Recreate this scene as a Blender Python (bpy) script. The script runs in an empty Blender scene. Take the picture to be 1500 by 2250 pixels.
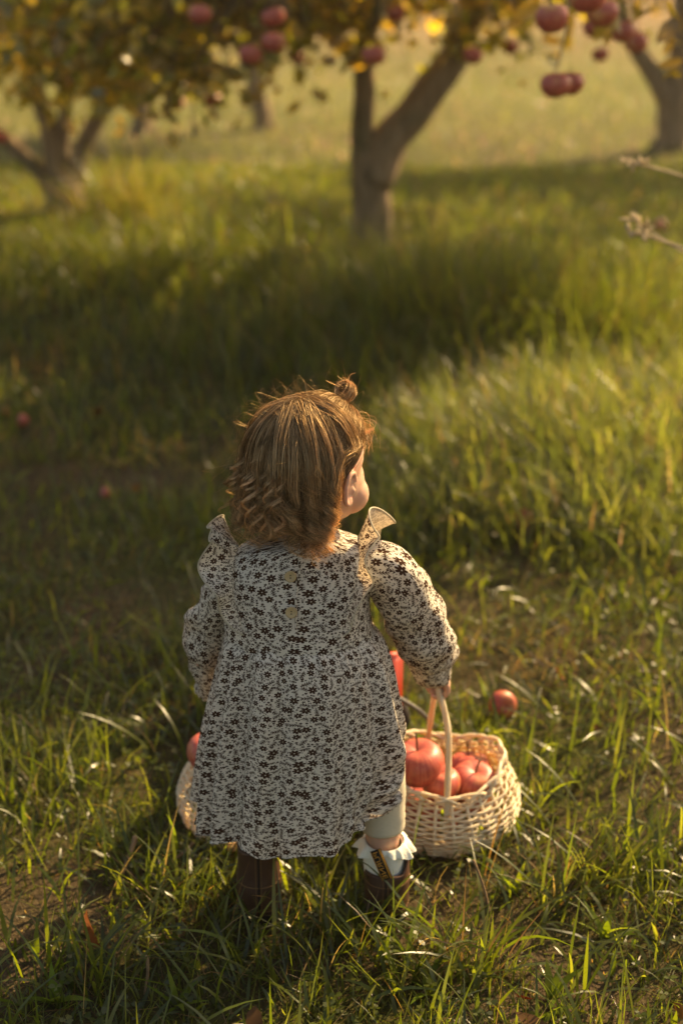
import bpy, bmesh, math, random
import numpy as np
from mathutils import Vector, Matrix, noise

# ------------------------------------------------------------------ camera, sky, sun, exposure
scene = bpy.context.scene
COL = scene.collection
rng = np.random.default_rng(11)
random.seed(11)
CAM_H, PITCH, LENS = 1.29, math.radians(21.4), 50.0
cam_data = bpy.data.cameras.new('camera')
cam = bpy.data.objects.new('camera', cam_data); COL.objects.link(cam)
cam.location = (0, 0, CAM_H)
cam.rotation_euler = (math.pi / 2 - PITCH, 0, 0)
cam_data.sensor_fit = 'VERTICAL'; cam_data.sensor_height = 36.0; cam_data.sensor_width = 24.0
cam_data.lens = LENS; cam_data.clip_end = 600; cam_data.clip_start = 0.05
cam_data.dof.use_dof = True; cam_data.dof.focus_distance = 1.80; cam_data.dof.aperture_fstop = 2.6
cam_data.dof.aperture_blades = 0
scene.camera = cam

SUN_EL, SUN_AZ = math.radians(35), math.radians(45)      # azimuth measured from +Y (forward) towards +X (right)
world = bpy.data.worlds.new('World'); scene.world = world; world.use_nodes = True
wn = world.node_tree; wn.nodes.clear()
sky = wn.nodes.new('ShaderNodeTexSky'); sky.sky_type = 'NISHITA'; sky.sun_disc = False
sky.sun_elevation = SUN_EL; sky.sun_rotation = SUN_AZ
sky.air_density = 1.0; sky.dust_density = 3.0; sky.ozone_density = 1.0
bg = wn.nodes.new('ShaderNodeBackground'); bg.inputs['Strength'].default_value = 0.105
wo = wn.nodes.new('ShaderNodeOutputWorld')
wn.links.new(sky.outputs[0], bg.inputs['Color']); wn.links.new(bg.outputs[0], wo.inputs['Surface'])

sun_data = bpy.data.lights.new('sun', 'SUN'); sun_data.energy = 5.0; sun_data.angle = math.radians(0.6)
sun_data.color = (1.0, 0.81, 0.54)
sun = bpy.data.objects.new('sun', sun_data); COL.objects.link(sun)
to_sun = Vector((math.sin(SUN_AZ) * math.cos(SUN_EL), math.cos(SUN_AZ) * math.cos(SUN_EL), math.sin(SUN_EL)))
sun.rotation_euler = to_sun.to_track_quat('Z', 'Y').to_euler()
sun.location = to_sun * 30

vs = scene.view_settings
vs.view_transform = 'Standard'; vs.look = 'None'; vs.gamma = 1.0; vs.use_curve_mapping = False
vs.exposure = 1.2
vs.use_white_balance = True; vs.white_balance_temperature = 8600; vs.white_balance_tint = 10
scene.cycles.max_bounces = 8; scene.cycles.transparent_max_bounces = 8
scene.cycles.caustics_reflective = False; scene.cycles.caustics_refractive = False

# ------------------------------------------------------------------ pixel helpers (photo is 1500 x 2250)
FPX = LENS / 36.0 * 2250.0
SP, CP = math.sin(PITCH), math.cos(PITCH)
def ray(px, py):
    u, v = (px - 750.0) / FPX, (1125.0 - py) / FPX
    return np.array([u, CP + v * SP, -SP + v * CP])
def at(px, py, Y):
    d = ray(px, py); t = Y / d[1]
    return np.array([d[0] * t, Y, CAM_H + d[2] * t])
def on_ground(px, py, z=0.0):
    d = ray(px, py); t = (z - CAM_H) / d[2]
    return np.array([d[0] * t, d[1] * t, z])
def smooth(a, b, x):
    t = np.clip((np.asarray(x, float) - a) / (b - a), 0, 1); return t * t * (3 - 2 * t)
def A(*v): return np.array(v, float)

# ------------------------------------------------------------------ object helpers
def tag(o, label=None, cat=None, group=None, kind=None):
    if label: o['label'] = label
    if cat: o['category'] = cat
    if group: o['group'] = group
    if kind: o['kind'] = kind
    return o
def empty(name, loc=(0, 0, 0)):
    o = bpy.data.objects.new(name, None); COL.objects.link(o); o.location = loc
    o.empty_display_size = 0.05
    return o
def link(name, me, mat, parent=None):
    o = bpy.data.objects.new(name, me); COL.objects.link(o)
    if mat is not None:
        me.materials.clear(); me.materials.append(mat)
    if parent is not None:
        o.parent = parent
        base = Vector((0, 0, 0)); q = parent
        while q is not None:
            base += q.location; q = q.parent
        o.location = -base          # parts are modelled in world coordinates
    return o
def mesh_np(name, V, F, smooth_=True, uv=None, col=None):
    """V (n,3); F list of int arrays (m,k), quads and/or tris; uv (n,2) per vertex; col (n,3) per vertex"""
    me = bpy.data.meshes.new(name)
    V = np.asarray(V, np.float32)
    Fs = [np.asarray(f, np.int32) for f in (F if isinstance(F, (list, tuple)) else [F]) if len(f)]
    me.vertices.add(len(V)); me.vertices.foreach_set('co', V.ravel())
    loops = np.concatenate([f.ravel() for f in Fs])
    tot = np.concatenate([np.full(len(f), f.shape[1], np.int32) for f in Fs])
    start = np.concatenate([[0], np.cumsum(tot)[:-1]]).astype(np.int32)
    me.loops.add(len(loops)); me.loops.foreach_set('vertex_index', loops)
    me.polygons.add(len(tot)); me.polygons.foreach_set('loop_start', start)
    me.polygons.foreach_set('loop_total', tot)
    if smooth_: me.polygons.foreach_set('use_smooth', np.ones(len(tot), bool))
    me.update(calc_edges=True)
    if uv is not None:
        l = me.uv_layers.new(name='UVMap')
        l.data.foreach_set('uv', np.asarray(uv, np.float32)[loops].ravel())
    if col is not None:
        ca = me.color_attributes.new('Col', 'FLOAT_COLOR', 'POINT')
        c4 = np.ones((len(V), 4), np.float32); c4[:, :3] = col
        ca.data.foreach_set('color', c4.ravel())
    me.validate()
    return me
class MB:
    """collects pieces of one mesh"""
    def __init__(s): s.V = []; s.Q = []; s.T = []; s.n = 0; s.C = []; s.U = []
    def add(s, V, Q=None, T=None, col=None, uv=None):
        V = np.asarray(V, float)
        if Q is not None and len(Q): s.Q.append(np.asarray(Q) + s.n)
        if T is not None and len(T): s.T.append(np.asarray(T) + s.n)
        s.V.append(V); s.n += len(V)
        s.C.append(np.broadcast_to(np.asarray(col if col is not None else (1, 1, 1), float), (len(V), 3)))
        s.U.append(uv if uv is not None else np.zeros((len(V), 2)))
        return s
    def mesh(s, name, smooth_=True):
        F = []
        if s.Q: F.append(np.concatenate(s.Q))
        if s.T: F.append(np.concatenate(s.T))
        return mesh_np(name, np.concatenate(s.V), F, smooth_, np.concatenate(s.U), np.concatenate(s.C))
    def build(s, name, mat, parent=None, smooth_=True):
        return link(name, s.mesh(name, smooth_), mat, parent)
def grid_faces(nr, nc, wrap=True):
    i = np.arange(nr - 1)[:, None]; j = np.arange(nc if wrap else nc - 1)[None, :]
    j2 = (j + 1) % nc
    return np.stack([i * nc + j, i * nc + j2, (i + 1) * nc + j2, (i + 1) * nc + j], -1).reshape(-1, 4)
def frames(P):
    P = np.asarray(P, float); T = np.gradient(P, axis=0)
    T /= np.linalg.norm(T, axis=1, keepdims=True) + 1e-12
    ref = A(0, 0, 1) if abs(T[0, 2]) < 0.9 else A(0, 1, 0)
    N = np.zeros_like(P); n = np.cross(T[0], ref); n /= np.linalg.norm(n); N[0] = n
    for k in range(1, len(P)):
        n = n - T[k] * n.dot(T[k]); n /= np.linalg.norm(n) + 1e-12; N[k] = n
    return T, N, np.cross(T, N)
def spline(pts, n):
    """catmull-rom through pts (any columns)"""
    p = np.asarray(pts, float)
    if len(p) == 2:
        t = np.linspace(0, 1, n)[:, None]; return p[0] * (1 - t) + p[1] * t
    q = np.vstack([2 * p[0] - p[1], p, 2 * p[-1] - p[-2]])
    out = []
    for t in np.linspace(0, len(p) - 1 - 1e-9, n):
        i = int(t); f = t - i
        a, b, c, d = q[i], q[i + 1], q[i + 2], q[i + 3]
        out.append(0.5 * (2 * b + (c - a) * f + (2 * a - 5 * b + 4 * c - d) * f * f + (3 * b - a - 3 * c + d) * f ** 3))
    return np.array(out)
def tube(mb, P, R, seg=8, cap=True, col=None, flat=1.0, twist=0.0, wob=None):
    P = np.asarray(P, float); R = np.broadcast_to(np.asarray(R, float), (len(P),))
    T, N, B = frames(P)
    a = np.linspace(0, 2 * np.pi, seg, endpoint=False)
    tw = np.linspace(0, twist, len(P))[:, None]
    ca, sa = np.cos(a[None] + tw), np.sin(a[None] + tw) * flat
    RR = R[:, None] * (wob if wob is not None else 1.0)
    V = P[:, None, :] + RR[..., None] * (ca[..., None] * N[:, None] + sa[..., None] * B[:, None])
    V = V.reshape(-1, 3); Q = grid_faces(len(P), seg)
    Tn = []
    if cap:
        n = len(V); V = np.vstack([V, P[:1], P[-1:]])
        L = np.cumsum(np.r_[0, np.linalg.norm(np.diff(P, axis=0), axis=1)])
        for j in range(seg):
            j2 = (j + 1) % seg
            Tn.append((n, j2, j)); o = (len(P) - 1) * seg; Tn.append((n + 1, o + j, o + j2))
    L = np.cumsum(np.r_[0, np.linalg.norm(np.diff(P, axis=0), axis=1)])
    U = np.stack(np.broadcast_arrays((a / (2 * np.pi))[None] * 2 * np.pi * R.mean(), L[:, None]), -1).reshape(-1, 2)
    if cap: U = np.vstack([U, [[0, 0]], [[0, L[-1]]]])
    mb.add(V, Q, Tn, col, U)
    return mb
def ellipsoid(mb, c, r, nu=20, nv=12, rot=None, col=None):
    th = np.linspace(0, np.pi, nv + 1)[1:-1]; ph = np.linspace(0, 2 * np.pi, nu, endpoint=False)
    S = np.stack([np.sin(th)[:, None] * np.cos(ph), np.sin(th)[:, None] * np.sin(ph), np.cos(th)[:, None] * np.ones(nu)], -1).reshape(-1, 3)
    S = np.vstack([S, [0, 0, 1], [0, 0, -1]]) * np.asarray(r, float)
    if rot is not None: S = S @ np.asarray(rot).T
    Q = grid_faces(nv - 1, nu)[:, ::-1]; n = (nv - 1) * nu; T = []
    for j in range(nu):
        j2 = (j + 1) % nu; T.append((n, j, j2)); T.append((n + 1, n - nu + j2, n - nu + j))
    mb.add(S + np.asarray(c, float), Q[:, ::-1], T, col)
    return mb
def nz(p, s=1.0): return noise.noise(Vector((p[0] * s, p[1] * s, p[2] * s if len(p) > 2 else 0)))

# ------------------------------------------------------------------ material helpers
class G:
    """tiny expression helper over shader nodes"""
    def __init__(s, mat): s.t = mat.node_tree; s.N = s.t.nodes; s.L = s.t.links
    def node(s, kind, **kw):
        n = s.N.new(kind)
        for k, v in kw.items(): setattr(n, k, v)
        return n
    def put(s, sock, v):
        if hasattr(v, 'is_linked') or hasattr(v, 'links'): s.L.new(v, sock)
        elif v is not None: sock.default_value = v
    def m(s, op, a, b=None, c=None):
        n = s.node('ShaderNodeMath', operation=op)
        for i, v in enumerate((a, b, c)):
            if v is not None: s.put(n.inputs[i], v)
        return n.outputs[0]
    def mix(s, f, a, b):
        n = s.node('ShaderNodeMix', data_type='RGBA'); s.put(n.inputs['Factor'], f)
        s.put(n.inputs[6], a); s.put(n.inputs[7], b); return n.outputs[2]
    def noise(s, vec=None, scale=5.0, detail=3.0, rough=0.5, dist=0.0):
        n = s.node('ShaderNodeTexNoise'); n.inputs['Scale'].default_value = scale
        n.inputs['Detail'].default_value = detail; n.inputs['Roughness'].default_value = rough
        n.inputs['Distortion'].default_value = dist
        if vec is not None: s.L.new(vec, n.inputs['Vector'])
        return n.outputs[0]
    def ramp(s, f, stops):
        n = s.node('ShaderNodeValToRGB'); e = n.color_ramp.elements
        while len(e) < len(stops): e.new(0.5)
        for el, (p, c) in zip(e, stops): el.position = p; el.color = (*c, 1) if len(c) == 3 else c
        s.L.new(f, n.inputs[0]); return n.outputs[0]
    def coord(s, which='Object'): return s.node('ShaderNodeTexCoord').outputs[which]
    def mapping(s, vec, scale=(1, 1, 1), loc=(0, 0, 0)):
        n = s.node('ShaderNodeMapping'); n.inputs['Scale'].default_value = scale; n.inputs['Location'].default_value = loc
        s.L.new(vec, n.inputs[0]); return n.outputs[0]
    def bump(s, h, strength=0.3, dist=0.01):
        n = s.node('ShaderNodeBump'); n.inputs['Strength'].default_value = strength; n.inputs['Distance'].default_value = dist
        s.L.new(h, n.inputs['Height']); return n.outputs[0]
def material(name):
    m = bpy.data.materials.new(name); m.use_nodes = True; m.node_tree.nodes.clear()
    g = G(m); out = g.node('ShaderNodeOutputMaterial'); return m, g, out.inputs['Surface']
def principled(g, color, rough=0.6, spec=0.4, normal=None, **kw):
    p = g.node('ShaderNodeBsdfPrincipled'); g.put(p.inputs['Base Color'], color if hasattr(color, 'links') else (*color, 1))
    g.put(p.inputs['Roughness'], rough); p.inputs['Specular IOR Level'].default_value = spec
    if normal is not None: g.L.new(normal, p.inputs['Normal'])
    for k, v in kw.items(): g.put(p.inputs[k.replace('_', ' ')], v)
    return p.outputs[0]
def leafy(g, out, color, trans_color, trans=0.45, gloss=0.10, rough=0.3, normal=None):
    d = g.node('ShaderNodeBsdfDiffuse'); g.put(d.inputs['Color'], color)
    t = g.node('ShaderNodeBsdfTranslucent'); g.put(t.inputs['Color'], trans_color)
    gl = g.node('ShaderNodeBsdfGlossy'); gl.inputs['Roughness'].default_value = rough
    gl.inputs['Color'].default_value = (1, 1, 1, 1)
    m1 = g.node('ShaderNodeMixShader'); m1.inputs[0].default_value = trans
    g.L.new(d.outputs[0], m1.inputs[1]); g.L.new(t.outputs[0], m1.inputs[2])
    m2 = g.node('ShaderNodeMixShader'); m2.inputs[0].default_value = gloss
    g.L.new(m1.outputs[0], m2.inputs[1]); g.L.new(gl.outputs[0], m2.inputs[2])
    if normal is not None:
        for n in (d, t, gl): g.L.new(normal, n.inputs['Normal'])
    g.L.new(m2.outputs[0], out)
M = {}
def col_attr(g): 
    n = g.node('ShaderNodeVertexColor'); n.layer_name = 'Col'; return n.outputs[0]
def scale_col(g, c, f):
    n = g.node('ShaderNodeMix', data_type='RGBA', blend_type='MULTIPLY'); n.inputs['Factor'].default_value = 1
    g.put(n.inputs[6], c); n.inputs[7].default_value = (*f, 1); return n.outputs[2]

# grass: colour of each blade is stored on it
m, g, out = material('grass_blade'); c = col_attr(g)
leafy(g, out, c, scale_col(g, c, (5.3, 4.8, 2.4)), trans=0.46, gloss=0.026, rough=0.34); M['grass'] = m
m, g, out = material('weed_leaf'); c = col_attr(g)
leafy(g, out, c, scale_col(g, c, (2.6, 2.3, 1.0)), trans=0.45, gloss=0.008, rough=0.4); M['weed'] = m
# apple leaves
m, g, out = material('apple_leaf'); c = col_attr(g)
nn = g.noise(g.coord(), 60, 2)
c2 = g.mix(g.m('MULTIPLY', nn, 0.5), c, scale_col(g, c, (0.6, 0.5, 0.4)))
leafy(g, out, c2, scale_col(g, c2, (1.8, 1.5, 0.8)), trans=0.66, gloss=0.045, rough=0.30); M['leaf'] = m
m, g, out = material('dry_leaf'); c = col_attr(g)
leafy(g, out, c, scale_col(g, c, (1.4, 1.2, 0.8)), trans=0.35, gloss=0.008, rough=0.5); M['dry_leaf'] = m
# bark
m, g, out = material('bark'); co = g.coord()
v = g.mapping(co, (9, 9, 2.2)); n1 = g.noise(v, 3.0, 6, 0.65); n2 = g.noise(co, 3.0, 3)
c = g.ramp(n1, [(0.25, (0.10, 0.068, 0.04)), (0.55, (0.28, 0.195, 0.12)), (0.8, (0.42, 0.31, 0.20))])
c = g.mix(g.ramp(n2, [(0.52, (0, 0, 0)), (0.66, (0.6, 0.6, 0.6))]), c, (0.10, 0.11, 0.05, 1))
g.L.new(principled(g, c, 0.9, 0.2, g.bump(n1, 0.9, 0.02)), out); M['bark'] = m
# soil / thatch under the grass
m, g, out = material('soil'); co = g.coord()
n1 = g.noise(co, 1.3, 4, 0.6); n2 = g.noise(co, 45, 5, 0.7); n3 = g.noise(co, 0.25, 3)
near = g.mix(n2, (0.03, 0.020, 0.011, 1), (0.12, 0.082, 0.045, 1))
gr = g.mix(n2, (0.03, 0.035, 0.008, 1), (0.07, 0.07, 0.018, 1))
c = g.mix(g.ramp(n1, [(0.42, (0, 0, 0)), (0.58, (1, 1, 1))]), near, gr)
sx = g.node('ShaderNodeSeparateXYZ'); g.L.new(co, sx.inputs[0])
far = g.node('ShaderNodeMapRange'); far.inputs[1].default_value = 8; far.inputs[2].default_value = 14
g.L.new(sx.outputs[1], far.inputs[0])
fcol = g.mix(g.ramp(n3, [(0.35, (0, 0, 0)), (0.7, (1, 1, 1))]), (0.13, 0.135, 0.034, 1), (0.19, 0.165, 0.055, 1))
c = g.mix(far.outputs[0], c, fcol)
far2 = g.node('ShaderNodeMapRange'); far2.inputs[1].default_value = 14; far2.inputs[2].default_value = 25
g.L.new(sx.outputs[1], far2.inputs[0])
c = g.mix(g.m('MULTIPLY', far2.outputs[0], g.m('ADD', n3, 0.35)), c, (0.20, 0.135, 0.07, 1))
g.L.new(principled(g, c, 0.95, 0.1, g.bump(n2, 0.8, 0.03)), out); M['soil'] = m
# apple skin
m, g, out = material('apple_skin'); co = g.coord()
oi = g.node('ShaderNodeObjectInfo').outputs['Random']
sx = g.node('ShaderNodeSeparateXYZ'); g.L.new(co, sx.inputs[0])
ang = g.m('ARCTAN2', sx.outputs[1], sx.outputs[0])
cv = g.node('ShaderNodeCombineXYZ'); g.L.new(g.m('ADD', g.m('MULTIPLY', ang, 6.0), g.m('MULTIPLY', oi, 40)), cv.inputs[0])
g.L.new(g.m('MULTIPLY', sx.outputs[2], 14), cv.inputs[1])
streak = g.noise(cv.outputs[0], 1.2, 4, 0.6)
nv = g.node('ShaderNodeVectorMath', operation='ADD'); g.L.new(co, nv.inputs[0])
cv2 = g.node('ShaderNodeCombineXYZ'); g.L.new(oi, cv2.inputs[0]); g.L.new(oi, cv2.inputs[1]); g.L.new(nv.outputs[0], nv.inputs[0]) if False else None
g.L.new(cv2.outputs[0], nv.inputs[1])
blotch = g.noise(nv.outputs[0], 22, 2)
c = g.ramp(streak, [(0.28, (0.26, 0.035, 0.028)), (0.5, (0.42, 0.075, 0.05)), (0.7, (0.55, 0.15, 0.085)), (0.88, (0.64, 0.32, 0.13))])
c = g.mix(g.ramp(blotch, [(0.55, (0, 0, 0)), (0.78, (0.75, 0.75, 0.75))]), c, (0.60, 0.32, 0.10, 1))
sp = g.node('ShaderNodeTexVoronoi'); sp.inputs['Scale'].default_value = 260; g.L.new(co, sp.inputs['Vector'])
c = g.mix(g.m('MULTIPLY', g.m('LESS_THAN', sp.outputs['Distance'], 0.16), 0.4), c, (0.75, 0.5, 0.25, 1))
g.L.new(principled(g, c, 0.46, 0.4, None, Coat_Weight=0.06, Coat_Roughness=0.3, Subsurface_Weight=0.05), out); M['apple'] = m
def plain(name, color, rough=0.7, spec=0.3, nscale=30, var=0.25, bump=0.15, bd=0.004, sss=0.0, **kw):
    m, g, out = material(name); co = g.coord(); n = g.noise(co, nscale, 4, 0.6)
    lo = tuple(x * (1 - var) for x in color); hi = tuple(min(1, x * (1 + var)) for x in color)
    c = g.mix(n, (*lo, 1), (*hi, 1))
    if sss: kw.update(Subsurface_Weight=sss)
    g.L.new(principled(g, c, rough, spec, g.bump(n, bump, bd), **kw), out); M[name] = m
plain('apple_stem', (0.10, 0.06, 0.025))
plain('leather', (0.055, 0.021, 0.009), 0.55, 0.4, 60, 0.5, 0.25, 0.003)
plain('rubber', (0.016, 0.012, 0.009), 0.8, 0.2, 80)
plain('stitch', (0.16, 0.085, 0.035), 0.8, 0.2, 200)
plain('button_wood', (0.42, 0.30, 0.15), 0.6, 0.3, 90, 0.3)
plain('tab_black', (0.012, 0.010, 0.009), 0.8, 0.2, 300)
plain('tab_orange', (0.42, 0.19, 0.03), 0.8, 0.2, 300)
plain('legging', (0.52, 0.45, 0.33), 0.9, 0.15, 350, 0.12, 0.3, 0.0012)
plain('sock_cotton', (0.75, 0.72, 0.60), 0.9, 0.15, 260, 0.12, 0.4, 0.002)
plain('red_paint', (0.46, 0.045, 0.02), 0.42, 0.5, 18, 0.18, 0.04, 0.002)
plain('dark_metal', (0.05, 0.04, 0.03), 0.45, 0.5, 50)
plain('straw', (0.50, 0.37, 0.21), 0.8, 0.2, 60, 0.3, 0.3, 0.003)
plain('dry_stick', (0.22, 0.14, 0.075), 0.9, 0.15, 60, 0.45, 0.5, 0.004)
plain('eye_white', (0.75, 0.72, 0.68), 0.15, 0.5, 10, 0.02, 0)
plain('iris', (0.05, 0.03, 0.02), 0.1, 0.5, 100, 0.3, 0)
plain('lip', (0.50, 0.19, 0.15), 0.5, 0.4, 100, 0.1, 0.05)
plain('hair_band', (0.30, 0.22, 0.14), 0.8, 0.2, 200)
# skin
m, g, out = material('skin'); co = g.coord(); n = g.noise(co, 25, 3); n2 = g.noise(co, 400, 2)
c = g.mix(n, (0.50, 0.285, 0.19, 1), (0.60, 0.34, 0.235, 1))
p = principled(g, c, 0.5, 0.35, g.bump(n2, 0.08, 0.0005), Subsurface_Weight=0.35, Subsurface_Scale=0.004)
g.L.new(p, out); M['skin'] = m
# wicker
m, g, out = material('wicker'); co = g.coord(); n = g.noise(co, 40, 4, 0.6)
c = g.mix(n, (0.76, 0.64, 0.42, 1), (0.88, 0.80, 0.60, 1))
leafy(g, out, c, scale_col(g, c, (1.1, 0.92, 0.62)), trans=0.36, gloss=0.03, rough=0.35); M['wicker'] = m
# hair: tone of each strand stored on it
m, g, out = material('hair'); c = col_attr(g)
d = g.node('ShaderNodeBsdfDiffuse'); g.L.new(c, d.inputs[0])
t = g.node('ShaderNodeBsdfTranslucent'); g.L.new(scale_col(g, c, (1.8, 1.56, 1.15)), t.inputs[0])
gl = g.node('ShaderNodeBsdfGlossy'); gl.inputs['Roughness'].default_value = 0.34
g.L.new(scale_col(g, c, (1.5, 1.5, 1.5)), gl.inputs[0])
m1 = g.node('ShaderNodeMixShader'); m1.inputs[0].default_value = 0.42
g.L.new(d.outputs[0], m1.inputs[1]); g.L.new(t.outputs[0], m1.inputs[2])
m2 = g.node('ShaderNodeMixShader'); m2.inputs[0].default_value = 0.20
g.L.new(m1.outputs[0], m2.inputs[1]); g.L.new(gl.outputs[0], m2.inputs[2]); g.L.new(m2.outputs[0], out); M['hair'] = m

# printed dress cotton: brown flowers, sprigs and specks on cream (flat print)
def fabric(name, printed=True):
    m, g, out = material(name)
    uv = g.node('ShaderNodeUVMap'); uv.uv_map = 'UVMap'; U = g.mapping(uv.outputs[0], (1.42, 1.42, 1))
    wob = g.noise(U, 90, 2)
    def cell(size, off, rnd):
        mp = g.mapping(U, (1, 1, 1), (off, off * 0.7, 0))
        v = g.node('ShaderNodeTexVoronoi', voronoi_dimensions='2D'); v.inputs['Scale'].default_value = 1 / size
        v.inputs['Randomness'].default_value = rnd; g.L.new(mp, v.inputs['Vector'])
        s = g.node('ShaderNodeVectorMath', operation='SCALE'); g.L.new(mp, s.inputs[0]); s.inputs['Scale'].default_value = 1.0
        d = g.node('ShaderNodeVectorMath', operation='SUBTRACT'); g.L.new(mp, d.inputs[0]); g.L.new(v.outputs['Position'], d.inputs[1])
        sx = g.node('ShaderNodeSeparateXYZ'); g.L.new(d.outputs[0], sx.inputs[0])
        cs = g.node('ShaderNodeSeparateColor'); g.L.new(v.outputs['Color'], cs.inputs[0])
        rot = g.m('MULTIPLY', cs.outputs[0], 6.283); cr, sr = g.m('COSINE', rot), g.m('SINE', rot)
        a = g.m('ADD', g.m('MULTIPLY', sx.outputs[0], cr), g.m('MULTIPLY', sx.outputs[1], sr))
        b = g.m('SUBTRACT', g.m('MULTIPLY', sx.outputs[1], cr), g.m('MULTIPLY', sx.outputs[0], sr))
        r = g.m('SQRT', g.m('ADD', g.m('MULTIPLY', a, a), g.m('MULTIPLY', b, b)))
        return a, b, r, g.m('ARCTAN2', b, a), cs.outputs[1], cs.outputs[2]
    def petals(r, th, n, R, depth):
        k = g.m('ABSOLUTE', g.m('COSINE', g.m('MULTIPLY', th, n / 2)))
        return g.m('LESS_THAN', r, g.m('MULTIPLY', R, g.m('ADD', g.m('MULTIPLY', g.m('POWER', k, 0.7), depth), 1 - depth)))
    AND = lambda x, y: g.m('MULTIPLY', x, y)
    OR = lambda x, y: g.m('MAXIMUM', x, y)
    LT = lambda x, y: g.m('LESS_THAN', x, y)
    NOT = lambda x: g.m('SUBTRACT', 1.0, x)
    # big flowers
    a, b, r1, th, q1, q2 = cell(0.0245, 0.0, 0.78)
    R = g.m('ADD', g.m('MULTIPLY', q1, 0.0022), 0.0064)
    mask = AND(petals(r1, th, 7, R, 0.55), g.m('GREATER_THAN', r1, 0.0010))
    clear1 = g.m('GREATER_THAN', r1, 0.0088)
    # sprigs with paired leaves
    a, b, r2, th, q1, q2 = cell(0.0150, 0.113, 0.7)
    ab = g.m('ABSOLUTE', b)
    f = g.m('FRACT', g.m('DIVIDE', g.m('SUBTRACT', a, g.m('MULTIPLY', ab, 0.9)), 0.0038))
    halfw = g.m('MULTIPLY', g.m('SUBTRACT', 1.0, g.m('DIVIDE', ab, 0.0050)), 0.46)
    lf = AND(AND(LT(g.m('ABSOLUTE', g.m('SUBTRACT', f, 0.5)), halfw), g.m('GREATER_THAN', ab, 0.0005)),
             AND(LT(ab, 0.0042), LT(g.m('ABSOLUTE', a), 0.0068)))
    curve = g.m('ABSOLUTE', g.m('SUBTRACT', b, g.m('MULTIPLY', g.m('MULTIPLY', a, a), 14.0)))
    stem = AND(LT(curve, 0.00050), LT(g.m('ABSOLUTE', a), 0.0068))
    mask = OR(mask, AND(OR(lf, stem), clear1))
    zone = g.m('MINIMUM', g.m('GREATER_THAN', r2, 0.0058), clear1)
    # small blossoms and specks between
    a, b, r3, th, q1, q2 = cell(0.0062, 0.271, 0.85)
    R = g.m('ADD', g.m('MULTIPLY', q1, 0.0012), 0.0014)
    mask = OR(mask, AND(petals(r3, th, 5, R, 0.45), zone))
    fine = g.noise(U, 700, 2); slub = g.noise(U, 60, 3)
    cream = g.mix(slub, (0.69, 0.63, 0.52, 1), (0.77, 0.71, 0.60, 1))
    c = g.mix(mask, cream, (0.062, 0.030, 0.018, 1)) if printed else cream
    # back of the cloth shows only a ghost of the print
    geo = g.node('ShaderNodeNewGeometry')
    cb = g.mix(g.m('MULTIPLY', mask, 0.5), cream, (0.2, 0.14, 0.1, 1))
    if name == 'cotton_print_ruffle': c = g.mix(geo.outputs['Backfacing'], c, cb)
    crk = g.noise(g.mapping(U, (170, 55, 1)), 1.0, 3, 0.6)
    h = g.m('ADD', g.m('MULTIPLY', fine, 0.25), crk)
    nm = g.bump(h, 0.45, 0.0016)
    d = g.node('ShaderNodeBsdfDiffuse'); g.L.new(c, d.inputs[0]); g.L.new(nm, d.inputs['Normal'])
    t = g.node('ShaderNodeBsdfTranslucent'); g.L.new(scale_col(g, c, (1.0, 0.80, 0.56)), t.inputs[0])
    ms = g.node('ShaderNodeMixShader'); ms.inputs[0].default_value = 0.26
    g.L.new(d.outputs[0], ms.inputs[1]); g.L.new(t.outputs[0], ms.inputs[2]); g.L.new(ms.outputs[0], out)
    M[name] = m
fabric('cotton_print'); fabric('cotton_print_ruffle')
m, g, out = material('lace_edge'); n = g.noise(g.coord(), 500, 2)
c = g.mix(n, (0.50, 0.43, 0.30, 1), (0.68, 0.60, 0.46, 1))
leafy(g, out, c, c, trans=0.35, gloss=0.01); M['lace'] = m

# ================================================================== GROUND
def gz(x, y):
    x = np.asarray(x, float); y = np.asarray(y, float)
    b = 0.010 * np.sin(3.1 * x + 1.3) * np.sin(2.7 * y + 0.4) + 0.018 * np.sin(0.9 * x + 0.7) * np.sin(1.1 * y)
    keep = smooth(0.35, 0.9, np.hypot(x - 0.0, y - 1.8))
    mound = 0.07 * np.exp(-(((x - 0.75) / 0.45) ** 2 + ((y - 3.4) / 0.7) ** 2))
    hill = 0.0028 * np.clip(y - 9, 0, 45) ** 2 * 0.75 + 0.10 * np.clip(y - 54, 0, 200)
    return b * keep + mound * keep + hill
ys = np.unique(np.r_[np.linspace(-6, 1, 15), np.linspace(1, 7, 110), np.geomspace(7, 90, 60)])
xs = np.unique(np.r_[np.linspace(-2.5, 2.5, 90), np.geomspace(2.5, 60, 40), -np.geomspace(2.5, 60, 40)])
X, Y = np.meshgrid(xs, ys); V = np.stack([X, Y, gz(X, Y)], -1).reshape(-1, 3)
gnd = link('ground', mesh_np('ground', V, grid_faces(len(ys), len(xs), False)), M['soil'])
tag(gnd, kind='structure')

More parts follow.
